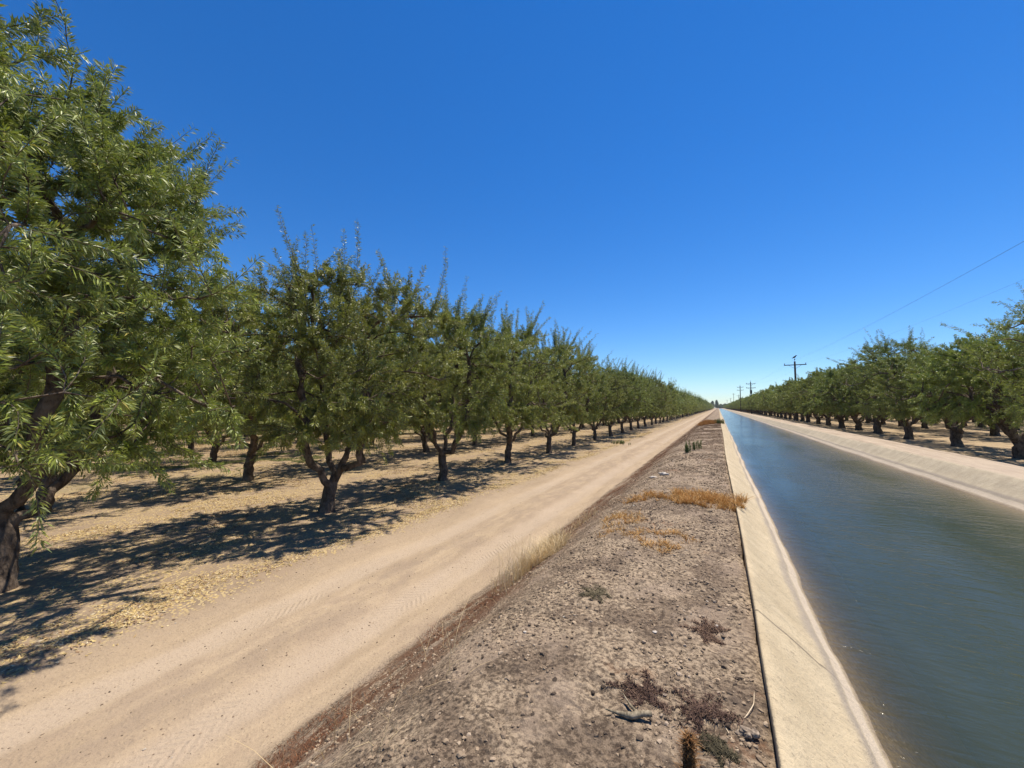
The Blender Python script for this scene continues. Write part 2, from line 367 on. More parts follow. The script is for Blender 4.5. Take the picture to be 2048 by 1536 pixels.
# ------------------------------------------------------------------ water
def water_material():
    m, t, b = new_mat('canal_water'); t.n.remove(b)
    out = [n for n in t.n if n.type == 'OUTPUT_MATERIAL'][0]
    co = t.node('ShaderNodeTexCoord').outputs['Object']
    sep = t.node('ShaderNodeSeparateXYZ'); t.link(co, sep.inputs[0]); x, y, z = sep.outputs
    # depth of water follows the sloping sides
    dl = t.math('MULTIPLY', t.math('SUBTRACT', x, WL), 0.78); dr = t.math('MULTIPLY', t.math('SUBTRACT', WR, x), 0.83)
    d = t.math('MAXIMUM', t.math('MINIMUM', t.math('MINIMUM', dl, dr), 0.8), 0.0)
    murk = t.math('SUBTRACT', 1.0, t.math('POWER', 2.718, t.math('MULTIPLY', d, -3.3)))
    dif = t.node('ShaderNodeBsdfDiffuse')
    n0 = t.noise(t.scale(co, (1, .3, 1)), 0.8, 4)
    t.link(t.mix(t.ramp(n0, .3, .7), (0.038, 0.049, 0.032), (0.050, 0.061, 0.041)), dif.inputs['Color'])
    tr = t.node('ShaderNodeBsdfTransparent'); tr.inputs[0].default_value = (.84, .84, .76, 1)
    m1 = t.node('ShaderNodeMixShader'); t.link(murk, m1.inputs[0]); t.link(tr.outputs[0], m1.inputs[1]); t.link(dif.outputs[0], m1.inputs[2])
    rot = t.node('ShaderNodeMapping'); t.link(co, rot.inputs[0]); rot.inputs['Rotation'].default_value = (0, 0, R(20)); rot.inputs['Scale'].default_value = (1.0, 2.4, 1)
    w1 = t.noise(rot.outputs[0], 2.3, 3, .5, .8)
    rot2 = t.node('ShaderNodeMapping'); t.link(co, rot2.inputs[0]); rot2.inputs['Rotation'].default_value = (0, 0, R(-24)); rot2.inputs['Scale'].default_value = (1.0, 3.0, 1)
    w2 = t.noise(rot2.outputs[0], 7.0, 4, .55, .5)
    w3 = t.noise(t.scale(co, (1.0, 1.6, 1)), 26.0, 3, .6)
    amp = t.ramp(t.noise(t.scale(co, (1, .4, 1)), .55, 2), .35, .65, .35, 1.1)
    h = t.math('ADD', t.math('MULTIPLY', w1, 1.0), t.math('ADD', t.math('MULTIPLY', w2, .36), t.math('MULTIPLY', w3, .02)))
    nb = t.bump(t.math('MULTIPLY', h, amp), 1.0, 0.019)
    gl = t.node('ShaderNodeBsdfGlossy'); gl.inputs['Roughness'].default_value = 0.13; t.link(nb, gl.inputs['Normal'])
    t.link(nb, dif.inputs['Normal'])
    fr = t.node('ShaderNodeFresnel'); fr.inputs[0].default_value = 1.33; t.link(nb, fr.inputs['Normal'])
    m2 = t.node('ShaderNodeMixShader'); t.link(fr.outputs[0], m2.inputs[0]); t.link(m1.outputs[0], m2.inputs[1]); t.link(gl.outputs[0], m2.inputs[2])
    t.link(m2.outputs[0], out.inputs[0])
    return m
WATER = water_material()
xsw = np.linspace(0.4, 5.75, 40)
o = obj('canal_water', grid('canal_water', xsw, np.array([y for y in ysB if y < CANAL_END + 2]), [WATER], lambda X, Y: X * 0 + WATER_Z))
tag(o, 'rippled green canal water reflecting blue sky', kind='structure')

# ------------------------------------------------------------------ trees
def leaf_material(name, c_dark, c_light, c_yel, spec=.5, trans=.28):
    m, t, b = new_mat(name)
    out = [n for n in t.n if n.type == 'OUTPUT_MATERIAL'][0]
    a = t.node('ShaderNodeAttribute', attribute_name='tint').outputs['Fac']
    oi = t.node('ShaderNodeObjectInfo').outputs['Random']
    c = t.mix(t.ramp(a, 0.0, 0.8, 0, 1, False), c_dark, c_light)
    c = t.mix(t.ramp(a, 0.88, 0.97, 0, .8), c, c_yel)
    hv = t.node('ShaderNodeHueSaturation'); t.link(c, hv.inputs['Color'])
    t.link(t.math('MULTIPLY_ADD', oi, 0.024, 0.488), hv.inputs['Hue']); t.link(t.math('MULTIPLY_ADD', t.math('FRACT', t.math('MULTIPLY', oi, 7.3)), 0.30, 0.85), hv.inputs['Value'])
    geo = t.node('ShaderNodeNewGeometry')
    c2 = t.mix(t.math('MULTIPLY', geo.outputs['Backfacing'], .5), hv.outputs[0], (0.19, 0.205, 0.105))
    t.link(c2, b.inputs['Base Color']); b.inputs['Roughness'].default_value = 0.47; b.inputs['Specular IOR Level'].default_value = spec
    tl = t.node('ShaderNodeBsdfTranslucent'); t.link(t.mix(0.35, c2, (0.22, 0.26, 0.03)), tl.inputs[0])
    mx = t.node('ShaderNodeMixShader'); mx.inputs[0].default_value = trans
    t.link(b.outputs[0], mx.inputs[1]); t.link(tl.outputs[0], mx.inputs[2]); t.link(mx.outputs[0], out.inputs[0])
    return m
LEAF = leaf_material('almond_leaf', (0.092, 0.126, 0.018), (0.38, 0.43, 0.062), (0.58, 0.45, 0.11), spec=.7, trans=.26)
def bark_material():
    m, t, b = new_mat('bark')
    co = t.node('ShaderNodeTexCoord').outputs['Object']
    n = t.noise(t.scale(co, (1, 1, .45)), 9, 6, .7); n2 = t.noise(co, 3, 4)
    v = t.vor(t.scale(co, (1, 1, .4)), 22)
    c = t.mix(t.ramp(n, .35, .65), (0.055, 0.040, 0.030), (0.165, 0.125, 0.092))
    c = t.mix(t.ramp(n2, .52, .68, 0, .6), c, (0.24, 0.19, 0.145))
    t.link(c, b.inputs['Base Color']); b.inputs['Roughness'].default_value = .9; b.inputs['Specular IOR Level'].default_value = .2
    h = t.math('ADD', n, t.math('MULTIPLY', v, .7)); t.link(t.bump(h, 1.0, .03), b.inputs['Normal'])
    return m
BARK = bark_material()

def tube(path, rad, sides, V, Q, rng=None, rough=0.0):
    """append a tapered tube along path to lists V, Q"""
    path = np.asarray(path); n = len(path)
    T = np.gradient(path, axis=0); T /= np.linalg.norm(T, axis=1)[:, None] + 1e-9
    ref = np.array([0.31, 0.95, 0.05]) if abs(T[0][2]) > .6 else np.array([0, 0, 1.0])
    A = np.cross(T, ref); A /= np.linalg.norm(A, axis=1)[:, None] + 1e-9; B = np.cross(T, A)
    ang = np.linspace(0, 2 * math.pi, sides, endpoint=False)
    rr = np.repeat(np.asarray(rad)[:, None], sides, 1)
    if rough and rng is not None: rr = rr * (1 + rng.normal(0, rough, rr.shape))
    ring = path[:, None, :] + (A[:, None, :] * np.cos(ang)[None, :, None] + B[:, None, :] * np.sin(ang)[None, :, None]) * rr[..., None]
    base = sum(len(v) for v in V); V.append(ring.reshape(-1, 3))
    i = np.arange(n - 1)[:, None] * sides + np.arange(sides)[None, :]; j = np.arange(n - 1)[:, None] * sides + (np.arange(sides)[None, :] + 1) % sides
    Q.append(np.stack([i, j, j + sides, i + sides], -1).reshape(-1, 4) + base)

def leaves(pos, dirs, rng, L, W, V0):
    """lance-shaped leaves, 4 verts each, drooping tip"""
    n = len(pos)
    d = dirs / (np.linalg.norm(dirs, axis=1)[:, None] + 1e-9)
    r = rng.normal(0, 1, (n, 3)); r[:, 2] *= .6
    w = np.cross(d, r); w /= np.linalg.norm(w, axis=1)[:, None] + 1e-9
    l = L * rng.uniform(.65, 1.25, n)[:, None]; ww = W * rng.uniform(.7, 1.2, n)[:, None]
    mid = pos + d * l * .48; nrm = np.cross(d, w)
    tip = pos + d * l + np.array([0, 0, -1.0]) * l * rng.uniform(0, .28, n)[:, None]
    v = np.stack([pos, mid + w * ww * .5 + nrm * ww * .12, tip, mid - w * ww * .5 + nrm * ww * .12], 1).reshape(-1, 3)
    q = (np.arange(n) * 4)[:, None] + np.array([0, 1, 2, 3])[None, :]
    return v, q + V0

def make_tree(seed, H=7.6, RAD=3.0, trunk_h=1.0, trunk_r=.17, lean=(0.0, 0.0), n2=26, n3=130, n4=800, nleaf=60000, L=.105, W=.024,
              shoots=22, shoot_len=1.7, skirt=.45, low=1.5, nscaf=4, scaf0=None, shoot_bias=None, twig_geo=True, offs=(0, 0), lump=.28, thin=0.0, spread=.42, w_sh=3.4, prof=(.82, 1.0, 1.0, .84, .42)):
    rng = np.random.default_rng(seed)
    ph = rng.uniform(0, 6.28, 6)
    def rmax(z, a):
        u = (z - low) / (H - low)
        pf = np.interp(u, [0, .12, .35, .6, .82, 1.0], [skirt + .15, *prof])
        lumps = 1 + lump * (.5 * np.sin(2 * a + ph[0] + 3 * u) + .35 * np.sin(3 * a + ph[1] - 5 * u) + .3 * np.sin(5 * a + ph[2] + 7 * u))
        return RAD * pf * lumps
    cx, cy = offs
    def sample(n, lo, hi, pw):
        a = rng.uniform(0, 2 * math.pi, n); z = low + (H - low) * rng.uniform(lo, hi, n) ** .92
        rr = rmax(z, a) * rng.uniform(0, 1, n) ** pw
        u = (z - low) / (H - low)
        return np.stack([np.cos(a) * rr + cx * (.55 + .45 * u), np.sin(a) * rr + cy * (.55 + .45 * u), z], 1)
    nodes = [np.zeros(3)]; par = [-1]; dirs = [np.array([0, 0, 1.0])]; level = [0]
    branches = []
    def grow(start, target, lvl, seg, updir=None, wig=.06):
        p0 = nodes[start]; dvec = target - p0; D = np.linalg.norm(dvec)
        n = max(2, int(D / seg)); c = p0 + (dirs[start] if updir is None else updir) * D * (.42 if lvl < 3 else .3)
        idx = [start]; tt = np.linspace(0, 1, n + 1)[1:]
        prev = p0
        for t_ in tt:
            p = (1 - t_) ** 2 * p0 + 2 * t_ * (1 - t_) * c + t_ ** 2 * target + (rng.normal(0, wig * seg, 3) if t_ < 1 else 0)
            nodes.append(p); par.append(idx[-1]); dd = p - prev; dirs.append(dd / (np.linalg.norm(dd) + 1e-9)); level.append(lvl); prev = p
            idx.append(len(nodes) - 1)
        branches.append((lvl, idx)); return idx
    top = np.array([lean[0], lean[1], trunk_h])
    tr = grow(0, top, 0, .16, wig=.12)
    a0 = rng.uniform(0, 6.28)
    for k in range(nscaf):
        if scaf0 is not None and k < len(scaf0): ang, tilt = scaf0[k]
        else: ang = a0 + k * 2 * math.pi / nscaf + rng.normal(0, .25); tilt = rng.uniform(.8, 1.05)
        zz = low + (H - low) * rng.uniform(.42, .66)
        rr = RAD * rng.uniform(spread * .9, spread * 1.25)
        up = np.array([math.cos(ang) * math.sin(tilt), math.sin(ang) * math.sin(tilt), math.cos(tilt)])
        grow(tr[-1 - (k % 2)], np.array([math.cos(ang) * rr + lean[0], math.sin(ang) * rr + lean[1], zz]), 1, .28, up, .22)
    def attach(targets, lvl, seg, minlvl, wig):
        order = np.argsort(np.linalg.norm(targets - top, axis=1))
        for ti in order:
            tg = targets[ti]; N = np.array(nodes); lv = np.array(level)
            d = np.linalg.norm(N - tg, axis=1)
            cost = d + .9 * np.maximum(0, N[:, 2] - tg[2]) + 100 * (lv < minlvl) + 100 * (lv >= lvl) + .35 * np.maximum(0, np.linalg.norm(N[:, :2], axis=1) - np.linalg.norm(tg[:2]))
            s = int(np.argmin(cost))
            if d[s] < .06: continue
            grow(s, tg, lvl, seg, None, wig)
    attach(sample(n2, .12, .92, .55), 2, .3, 1, .2)
    attach(sample(n3, .03, .98, .45), 3, .25, 1, .25)
    # fine twigs: vectorised
    T4 = sample(n4, .0, 1.0, .40)
    nc = int(n4 * .62); ends = np.array([nodes[i[-1]] for l_, i in branches if l_ == 3])
    pk = ends[rng.integers(0, len(ends), nc)]; T4[:nc] = pk + rng.normal(0, 1, (nc, 3)) * [.30, .30, .26]
    T4[:, 2] = np.maximum(T4[:, 2], low * .85)
    if thin: T4 = T4[rng.uniform(0, 1, len(T4)) > thin * (np.linalg.norm(T4[:, :2], axis=1) / RAD < .4)]
    N = np.array(nodes); lv = np.array(level); D_ = np.array(dirs)
    ok = lv >= 2; Nk = N[ok]; Dk = D_[ok]; Ik = np.nonzero(ok)[0]
    tw = []
    cnt = np.zeros(len(nodes))
    for tg in T4:
        d = np.linalg.norm(Nk - tg, axis=1) + .5 * np.maximum(0, Nk[:, 2] - tg[2]); s = int(np.argmin(d))
        p0 = Nk[s]; dv = tg - p0; DD = np.linalg.norm(dv); cnt[Ik[s]] += 1
        out_ = tg.copy(); out_[2] = 0; out_ /= np.linalg.norm(out_) + 1e-6
        ext = rng.uniform(.25, .55); low_ = tg[2] < low + 1.4
        end = tg + (out_ * .6 + np.array([0, 0, -.55 if low_ else .45]) + rng.normal(0, .45, 3)) * ext
        c = p0 + dv * .55 + Dk[s] * DD * .2 + np.array([0, 0, .08])
        tt = np.linspace(0, 1, 5)[:, None]
        tw.append((1 - tt) ** 2 * p0 + 2 * tt * (1 - tt) * c + tt ** 2 * end)
    tw = np.array(tw)
    # long upright shoots at the top
    up_nodes = np.nonzero((N[:, 2] > low + (H - low) * .52) & (lv >= 2))[0]
    sh = []
    for k in range(shoots):
        s = rng.choice(up_nodes)
        for _ in range(4):
            s2 = rng.choice(up_nodes)
            if N[s2, 2] > N[s, 2] - .3 or (shoot_bias is not None and np.dot(N[s2, :2], shoot_bias) > np.dot(N[s, :2], shoot_bias)): s = s2
        p0 = N[s]; o_ = p0.copy(); o_[2] = 0; o_ = o_ / (RAD + .1)
        ln = shoot_len * rng.uniform(.25, 1.25)
        dr = np.array([0, 0, 1.0]) + o_ * rng.uniform(.1, 1.0) + rng.normal(0, .2, 3) * [1, 1, 0]; dr /= np.linalg.norm(dr)
        tt = np.linspace(0, 1, 8)[:, None]
        base_up = max(0, (H * .93 - p0[2])) * .75
        pth = p0 + dr * (ln + base_up) * tt + (np.array([0, 0, .1]) + rng.normal(0, .16, 3) * [1, 1, 0]) * tt ** 2 * ln + rng.normal(0, .018, (8, 3)).cumsum(0)
        sh.append(pth); cnt[s] += 4
    # pipe-model radii
    P = np.array(par); tot = cnt + 0.0
    for i in range(len(nodes) - 1, 0, -1): tot[P[i]] += max(tot[i], .5) * (1 if True else 0)
    rad = (np.maximum(tot, .6) / tot[0]) ** .47 * trunk_r
    V, Q = [], []
    for lvl, idx in branches:
        pth = N[idx]; rr = rad[idx].copy()
        if lvl > 0: rr[0] = min(rr[0], rad[idx[1]] * 1.25)
        if lvl == 0:
            zz = pth[:, 2]; rr = rr * (1 + .55 * np.exp(-zz / .12)); pth = pth.copy(); pth[0, 2] = -.12
            rr[-1] *= .98
        tube(pth, rr, 12 if lvl == 0 else (9 if lvl == 1 else (6 if lvl == 2 else 4)), V, Q, rng, .06 if lvl == 0 else (.05 if lvl == 1 else 0))
    wood_v = np.concatenate(V); wood_q = np.concatenate(Q)
    # leaves on twigs
    ns = len(sh)
    per = nleaf / (len(tw) + ns * w_sh)
    n_each = rng.poisson(per * rng.uniform(.35, 1.65, len(tw)))
    ti = np.repeat(np.arange(len(tw)), n_each); u = rng.beta(1.7, 1.1, len(ti)) * 3.98
    k = u.astype(int); fr = (u - k)[:, None]
    a_ = tw[ti, k]; b_ = tw[ti, k + 1]; pos = a_ * (1 - fr) + b_ * fr; td = b_ - a_; td /= np.linalg.norm(td, axis=1)[:, None] + 1e-9
    n = len(pos); rn = rng.normal(0, 1, (n, 3)); rn -= td * (rn * td).sum(1)[:, None]; rn /= np.linalg.norm(rn, axis=1)[:, None] + 1e-9
    ld = td * rng.uniform(.25, 1.1, n)[:, None] + rn * .85 + np.array([0, 0, -.12])
    pos = pos + rn * rng.uniform(0, .03, n)[:, None]
    twig_tone = .5 + .2 * rng.normal(0, 1, len(tw))
    # leaf tone random per twig, lighter towards the twig ends
    tint = np.clip(twig_tone[ti] * .5 + .3 * (u / 4) + rng.normal(0, .12, n) + .05, 0, .87)
    tint[rng.uniform(0, 1, n) < .02] = 1.0
    if ns:
        S = np.array(sh); m_ = int(per * w_sh)
        si = np.repeat(np.arange(ns), m_); u2 = (1 - rng.beta(1.0, 1.25, len(si))) * 6.98; k2 = u2.astype(int); f2 = (u2 - k2)[:, None]
        a2 = S[si, k2]; b2 = S[si, k2 + 1]; p2 = a2 * (1 - f2) + b2 * f2; t2 = b2 - a2; t2 /= np.linalg.norm(t2, axis=1)[:, None] + 1e-9
        n_ = len(p2); r2 = rng.normal(0, 1, (n_, 3)); r2 -= t2 * (r2 * t2).sum(1)[:, None]; r2 /= np.linalg.norm(r2, axis=1)[:, None] + 1e-9
        keep = rng.uniform(0, 1, n_) < np.interp(u2 / 7, [0, .5, 1], [1, .8, .25])
        l2 = t2 * rng.uniform(.3, 1.2, n_)[:, None] + r2 * .85 - np.array([0, 0, .15])
        p2 = p2 + r2 * rng.uniform(0, .05, n_)[:, None] * np.interp(u2 / 7, [0, 1], [1.4, .3])[:, None]
        pos = np.concatenate([pos, p2[keep]]); ld = np.concatenate([ld, l2[keep]]); tint = np.concatenate([tint, np.clip(rng.normal(.4, .2, keep.sum()), 0, .87)])
    CV, CQ = [], []
    if twig_geo:
        for p in tw: tube(p, [.0075, .0065, .005, .004, .002], 3, CV, CQ)
        for p in sh: tube(p, np.linspace(.011, .003, 8), 4, CV, CQ)
    tv = np.concatenate(CV) if CV else np.zeros((0, 3)); tq = np.concatenate(CQ) if CQ else np.zeros((0, 4), int)
    lvv, lq = leaves(pos, ld, rng, L, W, len(tv))
    verts = np.concatenate([tv, lvv]); quads = np.concatenate([tq, lq])
    midx = np.concatenate([np.ones(len(tq)), np.zeros(len(lq))])
    att = np.concatenate([np.zeros(len(tv)), np.repeat(tint, 4)])
    mt = mesh_np('trunk', wood_v, quads=wood_q, mats=[BARK], smooth=True)
    mc = mesh_np('crown', verts, quads=quads, mats=[LEAF, BARK], midx=midx, attrs={'tint': att})
    return mt, mc

# hero trees (nearest, each its own mesh), then shared shapes for the rest
HERO = {
    0: make_tree(11, H=8.0, RAD=3.1, offs=(.75, -.1), trunk_h=1.1, trunk_r=.175, lean=(-.22, .05), n2=40, n3=240, n4=2000, nleaf=310000, L=.115, W=.0205, shoots=42, shoot_len=1.25, w_sh=3.2, prof=(1.12, 1.06, .90, .84, .60), low=1.85, skirt=.7, nscaf=5,
                 scaf0=[(.25, .78), (1.3, .75), (-1.1, .8), (2.6, .9), (-2.4, .9)], lump=.34),
    1: make_tree(23, H=6.9, RAD=2.85, offs=(.5, -.25), trunk_h=.95, trunk_r=.185, lean=(.16, .08), n2=34, n3=170, n4=1350, nleaf=200000, L=.10, W=.021, shoots=34, shoot_len=1.6, low=2.2, skirt=.3, lump=.36, prof=(.95, 1.08, 1.0, .86, .45), nscaf=4, scaf0=[(.2, 1.1), (1.6, .7), (2.9, .55), (-1.5, .8)]),
    2: make_tree(37, H=6.8, RAD=2.8, offs=(.5, -.1), trunk_h=1.15, trunk_r=.165, lean=(-.14, .0), n2=34, n3=170, n4=1200, nleaf=165000, L=.10, W=.021, shoots=32, shoot_len=1.6, low=2.15, skirt=.35, prof=(.85, 1.0, .95, .72, .35), nscaf=4, scaf0=[(3.4, .8), (0.1, 1.1), (1.6, .6), (-1.5, .8)]),
}
VAR = [make_tree(101 + 13 * k, H=6.8 + .35 * (k % 3), RAD=2.8 + .15 * (k % 2), offs=(.5, 0), skirt=.45, lump=.38, prof=(.85, 1.0, .95, .72 + .1 * (k % 2), .35), trunk_h=1.1 + .1 * (k % 3), trunk_r=.17, lean=((k % 3 - 1) * .12, (k % 2) * .1), n2=28, n3=140, n4=900, nleaf=105000, L=.115, W=.025, shoots=34, shoot_len=1.7, low=2.05)
       for k in range(4)]
VARR = [make_tree(301 + 13 * k, H=5.6 + .25 * (k % 2), RAD=3.35, offs=(-.75, 0), trunk_h=1.0, trunk_r=.24, n2=28, n3=140, n4=1000, nleaf=165000, L=.115, W=.025, shoots=9, shoot_len=.7, low=1.85, skirt=.62, lump=.28)
        for k in range(3)]
VARR_T = make_tree(377, H=7.2, RAD=3.1, offs=(-.6, 0), trunk_h=1.0, trunk_r=.24, n2=28, n3=150, n4=1200, nleaf=80000, L=.115, W=.025, shoots=22, shoot_len=1.2, low=1.8, skirt=.55, lump=.3)
LOD = [make_tree(501 + 7 * k, H=6.8 + .3 * k, RAD=2.85, lump=.38, prof=(.85, 1.0, .95, .74, .36), trunk_h=1.1, trunk_r=.18, n2=20, n3=90, n4=600, nleaf=22000, L=.23, W=.065, shoots=24, shoot_len=1.9, low=1.5, twig_geo=False) for k in range(3)]
LODR = [make_tree(601 + 7 * k, H=5.7, RAD=3.35, trunk_h=1.0, trunk_r=.24, n2=20, n3=90, n4=600, nleaf=24000, L=.23, W=.065, shoots=6, shoot_len=.9, low=1.7, skirt=.55, twig_geo=False) for k in range(2)]

fw = np.array([-math.sin(R(YAW)), math.cos(R(YAW))]); rt = np.array([math.cos(R(YAW)), math.sin(R(YAW))])
def in_view(x, y, pad=3.6):
    dpt = x * fw[0] + y * fw[1]; lat = x * rt[0] + y * rt[1]
    if dpt < -1: return False
    return abs(lat) < 1.3316 * max(dpt, 0) + pad * 1.66
SP = 5.77; ROWL = 7.4; ROWR = 7.3
cands = []
rr_ = random.Random(5)
for row in range(0, 16):
    x0 = -10.45 - ROWL * row; phase = (1.8 + 1.85 * row) % SP
    for n in range(-3, 150):
        y = phase + SP * n
        if y > 820: break
        x = x0 + rr_.uniform(-.12, .12); yy = y + rr_.uniform(-.2, .2)
        if in_view(x, yy) : cands.append(('L', row, n, x, yy))
for row in range(0, 14):
    x0 = 11.95 + ROWR * row; phase = (26.2 + 1.85 * row) % SP
    for n in range(-3, 150):
        y = phase + SP * n
        if y > 820: break
        x = x0 + rr_.uniform(-.12, .12); yy = y + rr_.uniform(-.2, .2)
        if in_view(x, yy, 3.3): cands.append(('R', row, n, x, yy))
def weight(c):
    return math.hypot(c[3], c[4]) * (1 + .9 * min(c[1], 3) + .25 * max(0, c[1] - 3))
cands.sort(key=weight)
indiv, rest = cands[:296], cands[296:]
ORD = ['nearest', 'second', 'third', 'fourth', 'fifth', 'sixth', 'seventh', 'eighth', 'ninth', 'tenth', 'eleventh', 'twelfth']
rank = {}
for c in sorted(cands, key=lambda c: c[4]):
    rank.setdefault((c[0], c[1]), []).append(c)
rowname = ['front', 'second', 'third', 'fourth']
first_done = {}
for c in indiv:
    side, row, n, x, y = c
    k = rank[(side, row)].index(c); dist = math.hypot(x, y)
    z = float(ground_z(x, y, False)) - .02
    s = rr_.uniform(.90, 1.08) if dist > 25 else rr_.uniform(.97, 1.04)
    if dist > 32 and rr_.random() < .07: s *= .78; rot = rr_.uniform(0, 6.28)
    if side == 'L':
        hero = row == 0 and k < 3
        if hero: pr = HERO[k]; rot = 0; s = 1; x -= .22 * (k == 0)
        elif dist < 75: pr = VAR[rr_.randrange(4)]
        else: pr = LOD[rr_.randrange(3)]
        if row == 0 and not hero: rot = rr_.uniform(-.75, .75)
        if row >= 1: s *= 1.06
    else:
        tall = row == 0 and k in (0, 3)
        if dist < 75: pr = VARR_T if tall else VARR[rr_.randrange(3)]
        else: pr = LODR[rr_.randrange(2)]
        if row == 0: rot = rr_.uniform(-.75, .75)
        if row == 0 and k == 0: s = .86
        if row == 0 and k in (1, 2): s = .95
        if row == 0 and k >= 8: s *= 1.07
    e = bpy.data.objects.new('almond_tree', None); col.objects.link(e); e.location = (x, y, z); e.rotation_euler = (0, 0, rot); e.scale = (s, s, s * rr_.uniform(.96, 1.05))
    e.empty_display_size = .3
    obj('trunk', pr[0], e); obj('crown', pr[1], e)
    where = 'left of the dirt road' if side == 'L' else 'right of the canal'
    if side == 'L' and row == 0 and k == 0: lab = 'biggest almond tree filling the left edge of the photo, thick mottled trunk'
    elif side == 'L' and row == 0 and k == 1: lab = 'almond tree with forked trunk and upright shoots, second from the left beside the dirt road'
    elif side == 'L' and row == 0 and k == 2: lab = 'almond tree on a leaning thin trunk, third from the left beside the dirt road'
    elif k < 12 and row < 4: lab = f'{ORD[k]} almond tree of the {rowname[row]} row {where}'
    elif row < 4: lab = f'distant almond tree of the {rowname[row]} row {where}, beyond its twelfth tree'
    else: lab = f'almond tree deep in the orchard {where}, behind the fourth row'
    tag(e, lab, 'tree', f'almond trees {where}')

# everything farther off in the two orchards, one object
pts = np.array([[c[3], c[4], float(ground_z(c[3], c[4], False)) - .02] for c in rest])
kinds = np.array([rr_.randrange(3) if c[0] == 'L' else 3 + rr_.randrange(2) for c in rest])
me = mesh_np('distant_orchard', pts, attrs={'k': kinds, 'rot': np.array([rr_.uniform(0, 6.28) for _ in rest]), 'sc': np.array([rr_.uniform(.9, 1.06) for _ in rest])})
ofar = obj('distant_orchard', me); tag(ofar, 'far rows of almond trees merging into dark green masses', 'trees', kind='stuff')
ng = bpy.data.node_groups.new('orchard_scatter', 'GeometryNodeTree')
ng.interface.new_socket('Geometry', in_out='INPUT', socket_type='NodeSocketGeometry'); ng.interface.new_socket('Geometry', in_out='OUTPUT', socket_type='NodeSocketGeometry')
gi = ng.nodes.new('NodeGroupInput'); go = ng.nodes.new('NodeGroupOutput'); jn = ng.nodes.new('GeometryNodeJoinGeometry')
def named(nm, typ='FLOAT'):
    a = ng.nodes.new('GeometryNodeInputNamedAttribute'); a.data_type = typ; a.inputs[0].default_value = nm; return a.outputs[0]
kk = named('k'); ro = named('rot'); sc_ = named('sc'); cb = ng.nodes.new('ShaderNodeCombineXYZ'); ng.links.new(ro, cb.inputs[2])
users = {}
for o in col.objects:
    if o.parent and o.name.split('.')[0] in ('trunk', 'crown'): users.setdefault(o.data.name, o)
for i, pr in enumerate(LOD + LODR):
    jj = ng.nodes.new('GeometryNodeJoinGeometry'); ok_ = True
    for me_ in pr:
        if me_.name not in users: ok_ = False; continue
        oi = ng.nodes.new('GeometryNodeObjectInfo'); oi.inputs['Object'].default_value = users[me_.name]; oi.transform_space = 'ORIGINAL'
        ng.links.new(oi.outputs['Geometry'], jj.inputs[0])
    if not ok_: print('LOD without user', i)
    ip = ng.nodes.new('GeometryNodeInstanceOnPoints'); cmp = ng.nodes.new('ShaderNodeMath'); cmp.operation = 'COMPARE'; cmp.inputs[1].default_value = i; cmp.inputs[2].default_value = .1
    g2i = ng.nodes.new('GeometryNodeGeometryToInstance'); ng.links.new(jj.outputs[0], g2i.inputs[0])
    ng.links.new(kk, cmp.inputs[0]); ng.links.new(cmp.outputs[0], ip.inputs['Selection']); ng.links.new(gi.outputs[0], ip.inputs['Points'])
    ng.links.new(g2i.outputs[0], ip.inputs['Instance']); ng.links.new(cb.outputs[0], ip.inputs['Rotation']); ng.links.new(sc_, ip.inputs['Scale'])
    ng.links.new(ip.outputs[0], jn.inputs[0])
ng.links.new(jn.outputs[0], go.inputs[0])
md = ofar.modifiers.new('scatter', 'NODES'); md.node_group = ng

# distant dark trees at the end of the canal
def far_tree(x, y, h, w, label, seed):
    rng = np.random.default_rng(seed)
    e = bpy.data.objects.new('distant_tree', None); col.objects.link(e); e.location = (x, y, 1.4)
    V, Q = [], []; tube(np.array([[0, 0, -.5], [0, 0, h * .35], [.1, 0, h * .8]]), [.4, .3, .1], 8, V, Q)
    obj('trunk', mesh_np('trunk', np.concatenate(V), quads=np.concatenate(Q), mats=[BARK], smooth=True), e)
    n = 2600; z = rng.uniform(.08, 1, n); a = rng.uniform(0, 6.28, n)
    r = w * np.interp(z, [0, .15, .5, .85, 1], [.5, .9, 1, .6, .12]) * rng.uniform(0, 1, n) ** .45 * (1 + .25 * np.sin(3 * a + z * 9 + seed))
    pos = np.stack([np.cos(a) * r, np.sin(a) * r, z * h], 1); dr = rng.normal(0, 1, (n, 3))
    v, q = leaves(pos, dr, rng, 1.3, .7, 0)
    obj('crown', mesh_np('crown', v, quads=q, mats=[LEAF], attrs={'tint': np.repeat(rng.uniform(0, .3, n), 4)}), e)
    tag(e, label, 'tree', 'dark trees at the end of the canal')
far_tree(-3.0, 905, 17.0, 3.2, 'right of the two tall dark conifers where the canal meets the horizon', 3)
far_tree(-10.5, 900, 15.0, 3.4, 'left of the two tall dark conifers where the canal meets the horizon', 4)
far_tree(-20.0, 910, 11.0, 5.5, 'low rounded dark tree left of the distant conifers', 5)

for i_, fx in enumerate((4.5, 12.5, 20.5, -29.0, 29.0)):
    far_tree(fx, 925 + 3 * (i_ % 2), 8.5 + (i_ % 3), 6.0, 'low dark tree in the line closing the view at the far end of the canal', 20 + i_)

